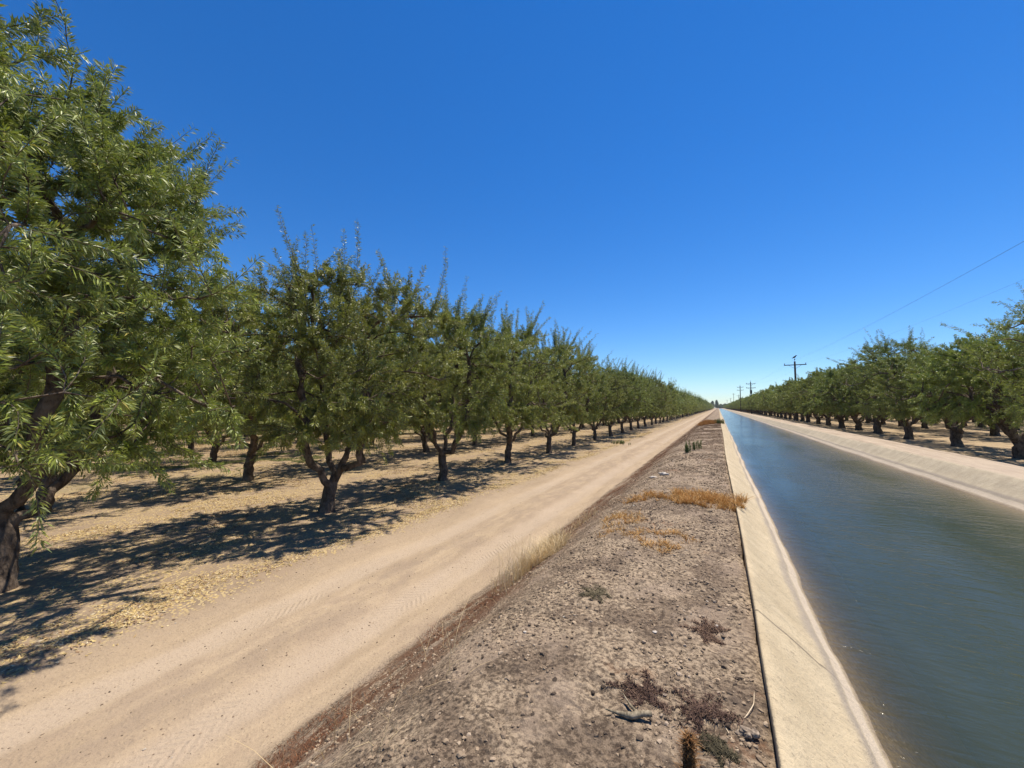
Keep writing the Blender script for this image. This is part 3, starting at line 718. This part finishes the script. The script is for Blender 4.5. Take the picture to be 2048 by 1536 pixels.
# ------------------------------------------------------------------ utility poles and wires
WOOD = simple_mat('pole_wood', (0.045, 0.033, 0.025), (0.09, 0.068, 0.05), 14, .9, .004, (1, 1, .2))
DARK = simple_mat('dark_metal', (0.02, 0.02, 0.022), (0.05, 0.05, 0.052), 6, .5)
PORC = simple_mat('insulator', (0.10, 0.06, 0.05), (0.16, 0.11, 0.09), 6, .3)
def box(V, Q, c, s):
    c = np.array(c); s = np.array(s) / 2; b0 = sum(len(v) for v in V)
    v = np.array([[i, j, k] for i in (-1, 1) for j in (-1, 1) for k in (-1, 1)]) * s + c; V.append(v)
    Q.append(np.array([[0, 1, 3, 2], [4, 6, 7, 5], [0, 4, 5, 1], [2, 3, 7, 6], [0, 2, 6, 4], [1, 5, 7, 3]]) + b0)
def part(name, V, Q, mat, parent, smooth=False):
    return obj(name, mesh_np(name, np.concatenate(V), quads=np.concatenate(Q), mats=[mat], smooth=smooth), parent)
def pole(x, y, ztop, arm, label, arms=1, trafo=False, bird=False):
    z0 = 0.85; h = ztop - z0
    e = bpy.data.objects.new('utility_pole', None); col.objects.link(e); e.location = (x, y, z0)
    V, Q = [], []; tube(np.array([[0, 0, -.3], [0, 0, h * .5], [0, 0, h - .01], [0, 0, h]]), [.19, .165, .135, .02], 12, V, Q); part('post', V, Q, WOOD, e, True)
    pins = []
    for a in range(arms):
        za = h - .62 - a * 1.25; V, Q = [], []
        box(V, Q, (0, -.17, za), (arm, .11, .14)); ca = part('crossarm', V, Q, WOOD, e)
        V, Q = [], []
        for sx in (-1, 1):
            tube(np.array([[sx * arm * .28, -.17, za - .06], [sx * .03, -.15, za - .65]]), [.018, .018], 5, V, Q)
        part('brace', V, Q, DARK, e)
        for sx in (-1, 1):
            V, Q = [], []; xx = sx * (arm / 2 - .1)
            tube(np.array([[xx, -.17, za + .06], [xx, -.17, za + .14], [xx, -.17, za + .15], [xx, -.17, za + .22], [xx, -.17, za + .3], [xx, -.17, za + .31]]), [.02, .02, .07, .085, .05, .01], 8, V, Q)
            part('insulator', V, Q, PORC, e, True)
            if a == 0: pins.append((x + xx, y - .17, z0 + za + .3))
    V, Q = [], []
    tube(np.array([[0, -.02, h - .02], [0, -.02, h + .2], [0, -.02, h + .21], [0, -.02, h + .33], [0, -.02, h + .42], [0, -.02, h + .43]]), [.02, .02, .06, .085, .05, .01], 8, V, Q)
    part('insulator', V, Q, PORC, e, True); pins.append((x, y - .02, z0 + h + .41))
    if trafo:
        V, Q = [], []; tube(np.array([[0, -.45, h - 3.7], [0, -.45, h - 3.68], [0, -.45, h - 2.6], [0, -.45, h - 2.55], [0, -.45, h - 2.5]]), [.05, .3, .3, .27, .02], 14, V, Q); part('transformer', V, Q, DARK, e, True)
    tag(e, label, 'utility pole', 'utility poles along the right orchard')
    return pins
poles = [(11.75, 80.73, 11.0, 3.15, 'tallest looking utility pole with one crossarm and a bird on top', 1, False),
         (8.97, 139.51, 11.0, 2.5, 'utility pole with two crossarms and a transformer', 2, True),
         (8.31, 189.08, 12.3, 2.4, 'utility pole with two thin crossarms left of the transformer pole', 2, False),
         (12.32, 301.55, 11.6, 2.4, 'short distant utility pole just behind the double crossarm pole', 1, False),
         (11.71, 380.54, 15.2, 2.2, 'tall slim distant utility pole left of the others', 1, False),
         (11.85, 483.06, 13.2, 2.4, 'small distant utility pole, second from the left of the line', 1, False),
         (11.25, 641.79, 14.4, 2.8, 'leftmost and farthest utility pole near the horizon', 1, False)]
pins = [pole(*p[:4], p[4], p[5], p[6]) for p in poles]
def wire(p, q, sag, label, r=.0032):
    tt = np.linspace(0, 1, 40)[:, None]; p = np.array(p); q = np.array(q)
    path = p * (1 - tt) + q * tt; path[:, 2] -= (4 * sag * tt * (1 - tt))[:, 0]
    V, Q = [], []; tube(path, np.full(40, r), 5, V, Q)
    o = part('power_line', V, Q, DARK, None); tag(o, label, 'wire', 'power lines over the right orchard')
P0 = [(10.3, -25, 10.9), (13.2, -25, 10.9), (11.75, -25, 11.6)]
wire(pins[0][0], P0[0], 1.5, 'middle one of the thin wires crossing the sky at the right edge')
wire(pins[0][1], P0[1], 1.5, 'lowest one of the thin wires crossing the sky at the right edge')
wire(pins[0][2], P0[2], 1.3, 'highest one of the thin wires crossing the sky at the right edge')
for k in range(3):
    wire(pins[0][k], pins[1][k], 1.0, 'hardly visible wire between the nearest utility pole and the transformer pole')

# perched bird on the nearest pole
def lathe_pts(path, rad, sides, name, mat, parent):
    V, Q = [], []; tube(np.array(path), rad, sides, V, Q); return part(name, V, Q, mat, parent, True)
bx_, by_, bz_ = 11.75, 80.71, 11.0 + .43
BIRD = simple_mat('feathers', (0.018, 0.016, 0.015), (0.05, 0.042, 0.036), 12, .8)
V, Q = [], []
tube(np.array([[-.34, 0, .10], [-.22, 0, .13], [-.12, 0, .2], [.0, 0, .27], [.09, 0, .36], [.14, 0, .44], [.2, 0, .47], [.27, 0, .46], [.33, 0, .44]]),
     [.02, .05, .1, .125, .10, .065, .062, .04, .004], 10, V, Q)
for sy in (-1, 1): tube(np.array([[.02, sy * .04, .2], [.03, sy * .04, .08], [.03, sy * .04, .0]]), [.025, .012, .012], 5, V, Q)
o = part('bird', V, Q, BIRD, None, True); o.location = (bx_, by_, bz_); o.scale = (1.2, 1.2, 1.2); tag(o, 'dark bird perched on top of the nearest utility pole', 'bird')

# ------------------------------------------------------------------ scatter: clods, litter, weeds
def ico():
    p = (1 + 5 ** .5) / 2
    v = np.array([[-1, p, 0], [1, p, 0], [-1, -p, 0], [1, -p, 0], [0, -1, p], [0, 1, p], [0, -1, -p], [0, 1, -p], [p, 0, -1], [p, 0, 1], [-p, 0, -1], [-p, 0, 1]]) / math.hypot(1, p)
    f = np.array([[0, 11, 5], [0, 5, 1], [0, 1, 7], [0, 7, 10], [0, 10, 11], [1, 5, 9], [5, 11, 4], [11, 10, 2], [10, 7, 6], [7, 1, 8], [3, 9, 4], [3, 4, 2], [3, 2, 6], [3, 6, 8], [3, 8, 9], [4, 9, 5], [2, 4, 11], [6, 2, 10], [8, 6, 7], [9, 8, 1]])
    return v, f
IV, IF = ico()
def attr_mat(name, stops, rough=.9, spec=.2, trans=0):
    m, t, b = new_mat(name)
    a = t.node('ShaderNodeAttribute', attribute_name='tint').outputs['Fac']
    cr = t.node('ShaderNodeValToRGB'); t.link(a, cr.inputs[0]); el = cr.color_ramp.elements
    while len(el) < len(stops): el.new(.5)
    for e_, (p_, c_) in zip(el, stops): e_.position = p_; e_.color = (*c_, 1)
    t.link(cr.outputs[0], b.inputs['Base Color']); b.inputs['Roughness'].default_value = rough; b.inputs['Specular IOR Level'].default_value = spec
    if trans:
        out = [n for n in t.n if n.type == 'OUTPUT_MATERIAL'][0]
        tl = t.node('ShaderNodeBsdfTranslucent'); t.link(cr.outputs[0], tl.inputs[0]); mx = t.node('ShaderNodeMixShader'); mx.inputs[0].default_value = trans
        t.link(b.outputs[0], mx.inputs[1]); t.link(tl.outputs[0], mx.inputs[2]); t.link(mx.outputs[0], out.inputs[0])
    return m
CLOD = attr_mat('clod', [(0, (.06, .044, .032)), (.45, (.19, .14, .095)), (.85, (.36, .27, .18)), (.97, (.37, .29, .21)), (1, (.45, .40, .33))])
def stones(name, X, Y, S, tint, rng, flat=.65, mat=CLOD):
    n = len(X); Z = ground_z(X, Y)
    nz = 1 + rng.normal(0, .22, (n, 12, 1))
    sc = np.stack([S * rng.uniform(.7, 1.3, n), S * rng.uniform(.7, 1.3, n), S * flat * rng.uniform(.7, 1.2, n)], -1)[:, None, :]
    a = rng.uniform(0, 6.28, n); ca, sa = np.cos(a)[:, None], np.sin(a)[:, None]
    v = IV[None] * nz * sc
    vx = v[..., 0] * ca - v[..., 1] * sa; vy = v[..., 0] * sa + v[..., 1] * ca
    v = np.stack([vx + X[:, None], vy + Y[:, None], v[..., 2] + (Z + S * .2)[:, None]], -1).reshape(-1, 3)
    f = (IF[None] + (np.arange(n) * 12)[:, None, None]).reshape(-1, 3)
    return obj(name, mesh_np(name, v, tris=f, mats=[mat], attrs={'tint': np.repeat(tint, 12)}))
rng = np.random.default_rng(77)
# near clods: denser close to the camera
n = 46000
Y = 0.7 + 15 * rng.uniform(0, 1, n) ** 1.9; X = rng.uniform(-3.3, 0.17, n)
dens = fbm(X * 1.5, Y * 1.5, 123, 4); bankw = np.where(X < -1.7, .45, 1)
keep = (rng.uniform(0, 1, n) < np.clip((dens - .30) * 3.2, .12, 1) * bankw) & (X < lipx(Y) - .03); X, Y = X[keep], Y[keep]; n = len(X)
S = (.0035 + .0115 * rng.uniform(0, 1, n) ** 3.0) * (1 + Y * .05)
tint = np.clip(rng.normal(.50, .27, n), 0, .95); tint[rng.uniform(0, 1, n) < .002] = 1
o = stones('soil_clods', X, Y, S, tint, rng); tag(o, 'small clods and crumbs of dry soil covering the canal bank', 'soil', kind='stuff')
# few crumbs on the road and its edges
n = 2600; Y = 0.5 + 25 * rng.uniform(0, 1, n) ** 1.6; X = rng.uniform(-7.2, -3.5, n); S = .004 + .009 * rng.uniform(0, 1, n) ** 4
o = stones('road_gravel', X, Y, S, np.clip(rng.normal(.5, .25, n), 0, 1), rng); tag(o, 'scattered crumbs and pebbles on the dirt road', 'gravel', kind='stuff')

LITTER = attr_mat('dry_leaf', [(0, (.16, .09, .05)), (.25, (.32, .20, .11)), (.5, (.50, .36, .15)), (.8, (.62, .48, .21)), (1, (.66, .56, .36))], .7, .3, .15)
def litter(name, X, Y, L, W, tint, rng, lift=.004):
    n = len(X); Z = ground_z(X, Y) + lift
    a = rng.uniform(0, 6.28, n); d = np.stack([np.cos(a), np.sin(a), rng.normal(.08, .22, n)], 1); d /= np.linalg.norm(d, axis=1)[:, None]
    s = np.cross(d, np.array([0, 0, 1.0])) ; s /= np.linalg.norm(s, axis=1)[:, None]; s = s + np.array([0, 0, 1.0]) * rng.normal(0, .35, n)[:, None]
    l = (L * rng.uniform(.5, 1.3, n))[:, None]; w = (W * rng.uniform(.6, 1.3, n))[:, None]
    p = np.stack([X, Y, Z], 1); up = np.array([0, 0, 1.0]) * (l * rng.uniform(.02, .25, n)[:, None])
    v = np.stack([p - d * l / 2 + up, p + s * w / 2, p + d * l / 2 + up, p - s * w / 2], 1).reshape(-1, 3)
    q = (np.arange(n) * 4)[:, None] + np.arange(4)[None]
    return obj(name, mesh_np(name, v, quads=q, mats=[LITTER], attrs={'tint': np.repeat(tint, 4)}))
n = 620000; Y = -2 + 52 * rng.uniform(0, 1, n) ** 1.5; X = ROAD_L + .15 - 26 * rng.uniform(0, 1, n) ** 1.35
pn = fbm(X * .8, Y * .42, 200, 5); pn2 = fbm(X * 2.5, Y * 1.6, 230, 3)
edge = np.exp(-((X + 7.5 + .5 * (vnoise(Y * .5, Y * 0, 4) - .5)) / .24) ** 2) * (vnoise(Y * .9, Y * 0 + 4, 9) > .48)
p_ = np.clip((pn - .49) * 11, 0, 1) * (.15 + 1.2 * (pn2 > .49)) + edge * 1.1 + .03
p_ = p_ * np.clip((-7.1 - X) / .3, 0.03, 1)
keep = rng.uniform(0, 1, n) < p_ * .5; X, Y = X[keep], Y[keep]; n = len(X); print('litter', n)
dd = np.hypot(X, Y)
tint = np.clip(rng.normal(.54, .30, n) - .35 * (fbm(X * .5, Y * .5, 300, 2) < .38), 0, 1)
o = litter('leaf_litter', X, Y, .05 * (1 + dd * .022), .017 * (1 + dd * .022), tint, rng); tag(o, 'yellow fallen leaves and hulls strewn over the orchard floor', 'leaves', kind='stuff')

def blades(X, Y, hgt, lean, rng, width=.004, zoff=0.0, seg=3, curl=.6, zfun=None):
    n = len(X); Z = (ground_z(X, Y) if zfun is None else zfun(X, Y)) - .01 + zoff
    a = rng.uniform(0, 6.28, n); h = hgt * rng.uniform(.5, 1.25, n); ln = lean * rng.uniform(.2, 1.5, n)
    d = np.stack([np.cos(a), np.sin(a), a * 0], 1); s = np.stack([-np.sin(a), np.cos(a), a * 0], 1)
    ang2 = rng.uniform(0, 6.28, n); s = np.stack([np.cos(ang2), np.sin(ang2), a * 0], 1)
    base = np.stack([X, Y, Z], 1); pts_ = []
    for k in range(seg + 1):
        t_ = k / seg
        c = base + d * (h * ln * t_ ** 1.5)[:, None] + np.array([0, 0, 1.0]) * (h * (t_ - curl * .45 * t_ ** 2.4 * np.minimum(ln, 1.3)))[:, None]
        w = width * (1 - .8 * t_) * (1 if np.isscalar(width) else 1)
        w = np.asarray(w) * np.ones(n)
        pts_.append(c + s * w[:, None]); pts_.append(c - s * w[:, None])
    v = np.stack(pts_, 1); m = 2 * (seg + 1)
    q = np.array([[2 * k, 2 * k + 1, 2 * k + 3, 2 * k + 2] for k in range(seg)])
    q = (q[None] + (np.arange(n) * m)[:, None, None]).reshape(-1, 4)
    return v.reshape(-1, 3), q, m
DRY = attr_mat('dry_grass', [(0, (.20, .085, .025)), (.4, (.42, .21, .06)), (.75, (.56, .33, .11)), (1, (.66, .48, .24))], .8, .2, .25)
STRAW = attr_mat('straw', [(0, (.36, .25, .12)), (.5, (.62, .47, .25)), (1, (.78, .64, .40))], .7, .3, .25)
RUST = attr_mat('rust_weed', [(0, (.06, .032, .022)), (.5, (.14, .064, .036)), (1, (.27, .13, .065))], .9, .1, .1)
GREEN = attr_mat('green_weed', [(0, (.05, .08, .03)), (.5, (.10, .15, .05)), (1, (.20, .22, .08))], .7, .2, .2)
def patch(name, mat, cx, cy, rx, ry, n, h, lean, label, cat='dry grass', group=None, width=.004, tint=(.5, .22), seed=1, kind=None, curl=.6, shape=None, power=.5, rot=0.0):
    g_ = np.random.default_rng(seed)
    a = g_.uniform(0, 6.28, n); r = g_.uniform(0, 1, n) ** power
    lump = 1 + .25 * np.sin(3 * a + seed) + .15 * np.sin(7 * a + 2 * seed)
    dx, dy = np.cos(a) * r * rx * lump, np.sin(a) * r * ry * lump
    X = cx + dx * math.cos(rot) - dy * math.sin(rot); Y = cy + dx * math.sin(rot) + dy * math.cos(rot)
    keep = fbm(X * 6, Y * 6, seed + 5, 3) > .42; X, Y = X[keep], Y[keep]
    def zf(x, y): return np.where(x > .2, 1.5, ground_z(np.minimum(x, .18), y))
    v, q, m = blades(X, Y, h, lean, g_, width, zfun=zf, curl=curl)
    t_ = np.clip(g_.normal(tint[0], tint[1], len(X)), 0, 1)
    o = obj(name, mesh_np(name, v, quads=q, mats=[mat], attrs={'tint': np.repeat(t_, m)})); tag(o, label, cat, group, kind); return o
GP = 'dry grass clumps on the canal bank'
patch('dry_grass', DRY, -.50, 7.75, .88, .52, 4200, .13, 1.0, 'widest orange dry grass patch lying across the bank to the concrete lip', group=GP, seed=4, width=.006, tint=(.6, .2))
patch('dry_grass', DRY, .12, 7.75, .28, .22, 500, .16, 1.2, 'dry grass tuft hanging over the concrete lip', group=GP, seed=5, width=.005)
patch('dry_grass', DRY, -.72, 5.25, .38, .38, 1300, .07, 1.2, 'small orange dry grass patch in the middle of the bank top', group=GP, seed=6, width=.005, tint=(.62, .2))
patch('dry_grass', DRY, -1.36, 5.95, .28, .65, 1100, .09, 1.1, 'narrow orange dry grass strip along the bank crest', group=GP, seed=7, width=.005, tint=(.68, .2))
patch('straw_grass', STRAW, -2.60, 6.1, .28, .95, 2200, .28, .8, 'tall pale straw grass at the foot of the bank beside the road', group=GP, seed=8, width=.004, tint=(.6, .2), rot=.1)
patch('straw_grass', STRAW, -2.70, 5.1, .22, .50, 260, .52, .35, 'upright straw stalks rising nearest at the bank foot', group=GP, seed=9, width=.003, tint=(.6, .2))
patch('straw_grass', STRAW, -2.65, 8.2, .25, .5, 130, .26, .6, 'straw grass farther along the bank foot, thinning out', group=GP, seed=19, width=.004, tint=(.6, .2))
patch('sparse_straw', STRAW, -2.5, 3.0, .65, 1.6, 55, .34, 1.0, 'sparse dry stalks leaning over the bank slope', kind='stuff', seed=10, width=.0028, tint=(.5, .2))
patch('sparse_straw', STRAW, -1.9, 1.7, .5, .7, 45, .30, 1.3, 'sparse dry stalks on the near bank slope', kind='stuff', seed=12, width=.0025, tint=(.5, .2))
# rusty matted weeds along the bank foot
g_ = np.random.default_rng(61)
n = 90000; Y = .8 + 30 * g_.uniform(0, 1, n) ** 1.5; X = g_.uniform(-3.6, -2.2, n)
mk = fbm(X * 2.2, Y * .9, 400, 4); keep = (mk > .50 + .35 * np.clip((X + 2.9) / .7, 0, 1)) & (g_.uniform(0, 1, n) < .55)
X, Y = X[keep], Y[keep]; v, q, m = blades(X, Y, .035 * (1 + Y * .02), 1.5, g_, .004)
o = obj('rust_weeds', mesh_np('rust_weeds', v, quads=q, mats=[RUST], attrs={'tint': np.repeat(np.clip(g_.normal(.5, .25, len(X)), 0, 1), m)})); tag(o, 'matted rust coloured weeds along the bank foot', 'weeds', kind='stuff')
DEBRIS = attr_mat('dead_weed', [(0, (.07, .045, .032)), (.5, (.19, .13, .09)), (1, (.42, .30, .19))], .9, .1)
n = 260000; Y = .9 + 55 * g_.uniform(0, 1, n) ** 1.7; X = g_.uniform(-3.1, .14, n)
mk = fbm(X * 1.3, Y * 1.5, 440, 5); keep = (mk > .50) & (g_.uniform(0, 1, n) < np.clip(.12 + Y * .035, 0, .75)) & (X < lipx(Y) - .04)
X, Y = X[keep], Y[keep]; v, q, m = blades(X, Y, .016 * (1 + Y * .08), 2.4, g_, .0022 * (1 + Y * .10))
o = obj('dead_weeds', mesh_np('dead_weeds', v, quads=q, mats=[DEBRIS], attrs={'tint': np.repeat(np.clip(g_.normal(.4, .25, len(X)), 0, 1), m)})); tag(o, 'short dead brown weeds matted over the bank top', 'weeds', kind='stuff')
# prostrate dark red weeds, the brush-like dead plant, green weeds
PURPLE = attr_mat('dark_creeping_weed', [(0, (.045, .028, .024)), (.5, (.115, .072, .055)), (1, (.25, .165, .11))], .9, .1)
OLIVE = attr_mat('olive_creeping_weed', [(0, (.055, .048, .03)), (.5, (.13, .108, .065)), (1, (.28, .23, .145))], .9, .1)
def mat_weed(cx, cy, r, label, seed, mat=PURPLE, tint=.45):
    g2 = np.random.default_rng(seed); Vs, Qs, ts = [], [], []; off = 0
    for k in range(20):
        a = g2.uniform(0, 6.28); ln = r * g2.uniform(.4, 1.35); m_ = 24
        tt = np.linspace(0, 1, m_); bend = g2.normal(0, .35)
        px = cx + np.cos(a + bend * tt) * ln * tt; py = cy + np.sin(a + bend * tt) * ln * tt
        X = np.repeat(px, 5) + g2.normal(0, .008, m_ * 5); Y = np.repeat(py, 5) + g2.normal(0, .008, m_ * 5)
        v, q, mm = blades(X, Y, .022, 1.3, g2, .0035, zoff=.008); Vs.append(v); Qs.append(q + off); off += len(v); ts.append(np.repeat(np.clip(g2.normal(tint, .22, len(X)), 0, 1), mm))
    o = obj('mat_weed', mesh_np('mat_weed', np.concatenate(Vs), quads=np.concatenate(Qs), mats=[mat], attrs={'tint': np.concatenate(ts)})); tag(o, label, 'weed', 'creeping weeds on the bank top')
mat_weed(-.42, 2.42, .17, 'dark red creeping weed spreading behind the driftwood stick', 31)
mat_weed(-.13, 2.40, .17, 'dark red creeping weed between the driftwood and the concrete lip', 32)
mat_weed(-.06, 2.20, .09, 'small greenish creeping weed just behind the brown brush plant', 33, OLIVE, .15)
mat_weed(-.14, 3.30, .14, 'grey brown creeping weed by the concrete lip, farther than the driftwood', 34, PURPLE, .8)
mat_weed(-1.0, 3.5, .13, 'faint olive creeping weed in the middle of the bank', 35, OLIVE, .6)
# brown brush-like dead plant at the bottom edge
g2 = np.random.default_rng(90); n = 2600
hh = g2.uniform(0, 1, n); a = g2.uniform(0, 6.28, n); rr = .032 * (1.1 - hh * .55) * g2.uniform(.2, 1, n)
px, py = -.155, 1.90
stem_top = .26
X = px + np.cos(a) * rr; Y = py + np.sin(a) * rr; Z0 = float(ground_z(px, py)) + hh * stem_top
v, q, m = blades(X, Y, .022, 1.6, g2, .002, zfun=lambda x, y: Z0)
V, Q = [], []; zb = float(ground_z(px, py)); tube(np.array([[px, py, zb - .02], [px, py, zb + stem_top * .6], [px + .01, py, zb + stem_top]]), [.012, .009, .004], 6, V, Q)
e = bpy.data.objects.new('dead_plant', None); col.objects.link(e)
BRUSH = attr_mat('brush_weed', [(0, (.07, .03, .012)), (.5, (.20, .10, .04)), (1, (.40, .23, .10))], .9, .1, .1)
obj('foliage', mesh_np('foliage', v, quads=q, mats=[BRUSH], attrs={'tint': np.repeat(np.clip(g2.normal(.5, .25, n), 0, 1), m)}), e); part('stem', V, Q, WOOD, e)
tag(e, 'upright brown brush like dead plant at the bottom edge near the concrete lip', 'plant')
# upright green weeds
def green_weed(cx, cy, h, r, n, label, seed, tint=.7):
    g3 = np.random.default_rng(seed); Vs, Qs, ts = [], [], []; off = 0
    for k in range(n):
        a = g3.uniform(0, 6.28); rr = r * g3.uniform(0, 1); x, y = cx + math.cos(a) * rr, cy + math.sin(a) * rr; hk = h * g3.uniform(.5, 1.1); m_ = 60
        z0 = float(ground_z(x, y)); zz = g3.uniform(.05, 1, m_) * hk; lx = g3.normal(0, .12) * h
        X = x + lx * (zz / h) + g3.normal(0, .012, m_); Y = y + g3.normal(0, .012, m_)
        v, q, mm = blades(X, Y, .07, .9, g3, .008, zfun=lambda a_, b_: z0 + zz, curl=.3); Vs.append(v); Qs.append(q + off); off += len(v); ts.append(np.repeat(np.clip(g3.normal(tint, .2, m_), 0, 1), mm))
    o = obj('green_weed', mesh_np('green_weed', np.concatenate(Vs), quads=np.concatenate(Qs), mats=[GREEN], attrs={'tint': np.concatenate(ts)})); tag(o, label, 'weed', 'green weeds')
green_weed(-1.05, 15.7, .42, .14, 12, 'taller left one of two upright green weeds on the bank top', 41)
green_weed(-.80, 16.9, .34, .16, 9, 'shorter right one of two upright green weeds on the bank top', 42)
green_weed(-7.35, 33.5, .25, .9, 40, 'low green weed at the left edge of the dirt road', 43, .8)
green_weed(.05, 45.0, .5, .45, 40, 'leafy weeds spilling over the concrete lip far along the canal', 44, .6)
patch('dry_grass', DRY, -1.0, 47, 1.1, 5, 6000, .3, .7, 'rust coloured dry weeds far along the bank top', group=GP, seed=45, width=.012, tint=(.2, .15))
# green and straw grass under the left orchard
g4 = np.random.default_rng(55)
def orchard_grass(name, mat, x0, x1, y0, y1, n, h, thr, label, tint, seed):
    X = g4.uniform(x0, x1, n); Y = g4.uniform(y0, y1, n); keep = fbm(X * .45, Y * .35, seed, 4) > thr; X, Y = X[keep], Y[keep]
    v, q, m = blades(X, Y, h, .8, g4, .008); o = obj(name, mesh_np(name, v, quads=q, mats=[mat], attrs={'tint': np.repeat(np.clip(g4.normal(tint, .2, len(X)), 0, 1), m)})); tag(o, label, 'grass', kind='stuff')
orchard_grass('green_grass', GREEN, -27, -19.5, 6, 16, 60000, .10, .60, 'thin green grass growing between the orchard rows', .85, 700)
orchard_grass('dry_orchard_grass', STRAW, -60, -27, 10, 40, 90000, .16, .52, 'straw coloured grass deep in the orchard', .4, 720)

# ------------------------------------------------------------------ small single things
WHITE = simple_mat('pale_stone', (.40, .35, .29), (.56, .50, .43), 12, .9, .004)
def rock(name, cx, cy, s, label, seed, mat=WHITE, grp=None, zoff=0.0, lumps=1):
    g5 = np.random.default_rng(seed); Vs, Fs = [], []; off = 0
    import bmesh
    for k in range(lumps):
        bm = bmesh.new(); bmesh.ops.create_icosphere(bm, subdivisions=3, radius=1)
        co_ = np.array([v.co[:] for v in bm.verts]); f_ = np.array([[v.index for v in f.verts] for f in bm.faces]); bm.free()
        nn = 1 + .28 * np.sin(co_ @ g5.normal(0, 2.2, 3) + 1) + .18 * np.sin(co_ @ g5.normal(0, 4.5, 3)) + .07 * np.sin(co_ @ g5.normal(0, 9, 3))
        co_ = co_ * nn[:, None] * np.array(s) * (1 if lumps == 1 else g5.uniform(.3, .55)) + (0 if lumps == 1 else g5.uniform(-.75, .75, 3) * np.array(s))
        Vs.append(co_); Fs.append(f_ + off); off += len(co_)
    o = obj(name, mesh_np(name, np.concatenate(Vs), tris=np.concatenate(Fs), mats=[mat], smooth=True)); o.location = (cx, cy, float(ground_z(cx, cy)) + s[2] * .4 + zoff)
    tag(o, label, 'stone', grp); return o
rock('stone', -1.28, 10.5, (.10, .07, .045), 'white stone on the bank crest, the larger of the two', 1)
rock('stone', -1.50, 10.35, (.08, .05, .035), 'smaller pale stone left of the white stone on the bank crest', 2)
DCLOD = simple_mat('grey_clod', (.13, .10, .075), (.38, .30, .22), 40, .95, .006)
o = rock('soil_clod', .085, 2.36, (.050, .040, .028), 'rough grey clod of soil lying against the concrete lip', 3, DCLOD, lumps=9); 
rock('pebble', -.46, 3.08, (.014, .011, .008), 'round white pebble in the middle of the bank', 4)
rock('pebble', -1.36, 2.75, (.013, .010, .008), 'white pebble on the left slope of the bank', 6)
rock('pebble', -.06, 3.40, (.010, .010, .008), 'tiny white pebble near the concrete lip', 7)
rock('pebble', -3.87, 1.85, (.016, .012, .009), 'dark oval pebble on the dirt road near the bottom edge', 8, DCLOD)
DRIFT = simple_mat('driftwood', (.10, .08, .05), (.34, .28, .19), 60, .9, .004, (1, .3, 1))
zb = float(ground_z(-.46, 2.22))
def stick(name, pts_, rad, label, mat=DRIFT, sides=9, cat='stick'):
    pts_ = np.array(pts_, float); tt = np.linspace(0, 1, len(pts_)); t2 = np.linspace(0, 1, 24)
    P_ = np.stack([np.interp(t2, tt, pts_[:, k]) for k in range(3)], 1); r_ = np.interp(t2, tt, rad)
    for _ in range(2): P_[1:-1] = (P_[:-2] + P_[1:-1] * 2 + P_[2:]) / 4
    P_[:, 2] += ground_z(P_[:, 0], P_[:, 1]).clip(zb - .03, zb + .03) if False else 0
    V, Q = [], []; tube(P_, r_, sides, V, Q, np.random.default_rng(5), .07)
    return V, Q
e = bpy.data.objects.new('driftwood', None); col.objects.link(e)
V, Q = stick('d', [(-.60, 2.20, zb + .012), (-.54, 2.195, zb + .016), (-.46, 2.20, zb + .022), (-.41, 2.235, zb + .03), (-.36, 2.25, zb + .035)], [.003, .008, .017, .016, .013], ''); part('branch', V, Q, DRIFT, e, True)
V, Q = stick('d', [(-.43, 2.225, zb + .03), (-.48, 2.27, zb + .03), (-.53, 2.33, zb + .035)], [.010, .007, .003], '', sides=6); part('fork', V, Q, DRIFT, e, True)
tag(e, 'short forked piece of grey driftwood on the bank top', 'stick')
TWIG = simple_mat('pale_twig', (.55, .43, .28), (.72, .60, .42), 30, .8)
zc = float(ground_z(.08, 2.5))
V, Q = stick('t', [(.035, 2.42, zc + .006), (.085, 2.50, zc + .012), (.125, 2.60, zc + .02), (.135, 2.72, zc + .012)], [.0012, .0026, .0026, .001], '', sides=5); o = part('twig', V, Q, TWIG, None, True); tag(o, 'curved pale twig beside the concrete lip', 'twig')
V, Q = stick('t', [(-.05, 2.43, zc + .015), (-.015, 2.36, zc + .012), (.02, 2.29, zc + .005)], [.001, .003, .002], '', sides=5); o = part('twig', V, Q, TWIG, None, True); tag(o, 'straight pale twig left of the grey soil clod', 'twig')

# ------------------------------------------------------------------ dusty valley air
V, Q = [], []; box(V, Q, (0, 1590, 9.5), (8200, 3300, 22.4))
mh = bpy.data.materials.new('dusty_air'); mh.use_nodes = True; nh = mh.node_tree.nodes; nh.remove(nh['Principled BSDF'])
pv = nh.new('ShaderNodeVolumePrincipled'); pv.inputs['Color'].default_value = (0.80, 0.88, 1.0, 1); pv.inputs['Density'].default_value = 0.00012; pv.inputs['Anisotropy'].default_value = 0.3
mh.node_tree.links.new(pv.outputs[0], [n for n in nh if n.type == 'OUTPUT_MATERIAL'][0].inputs['Volume'])
o = part('haze', V, Q, mh, None); tag(o, 'thin pale blue air over the valley', kind='stuff')
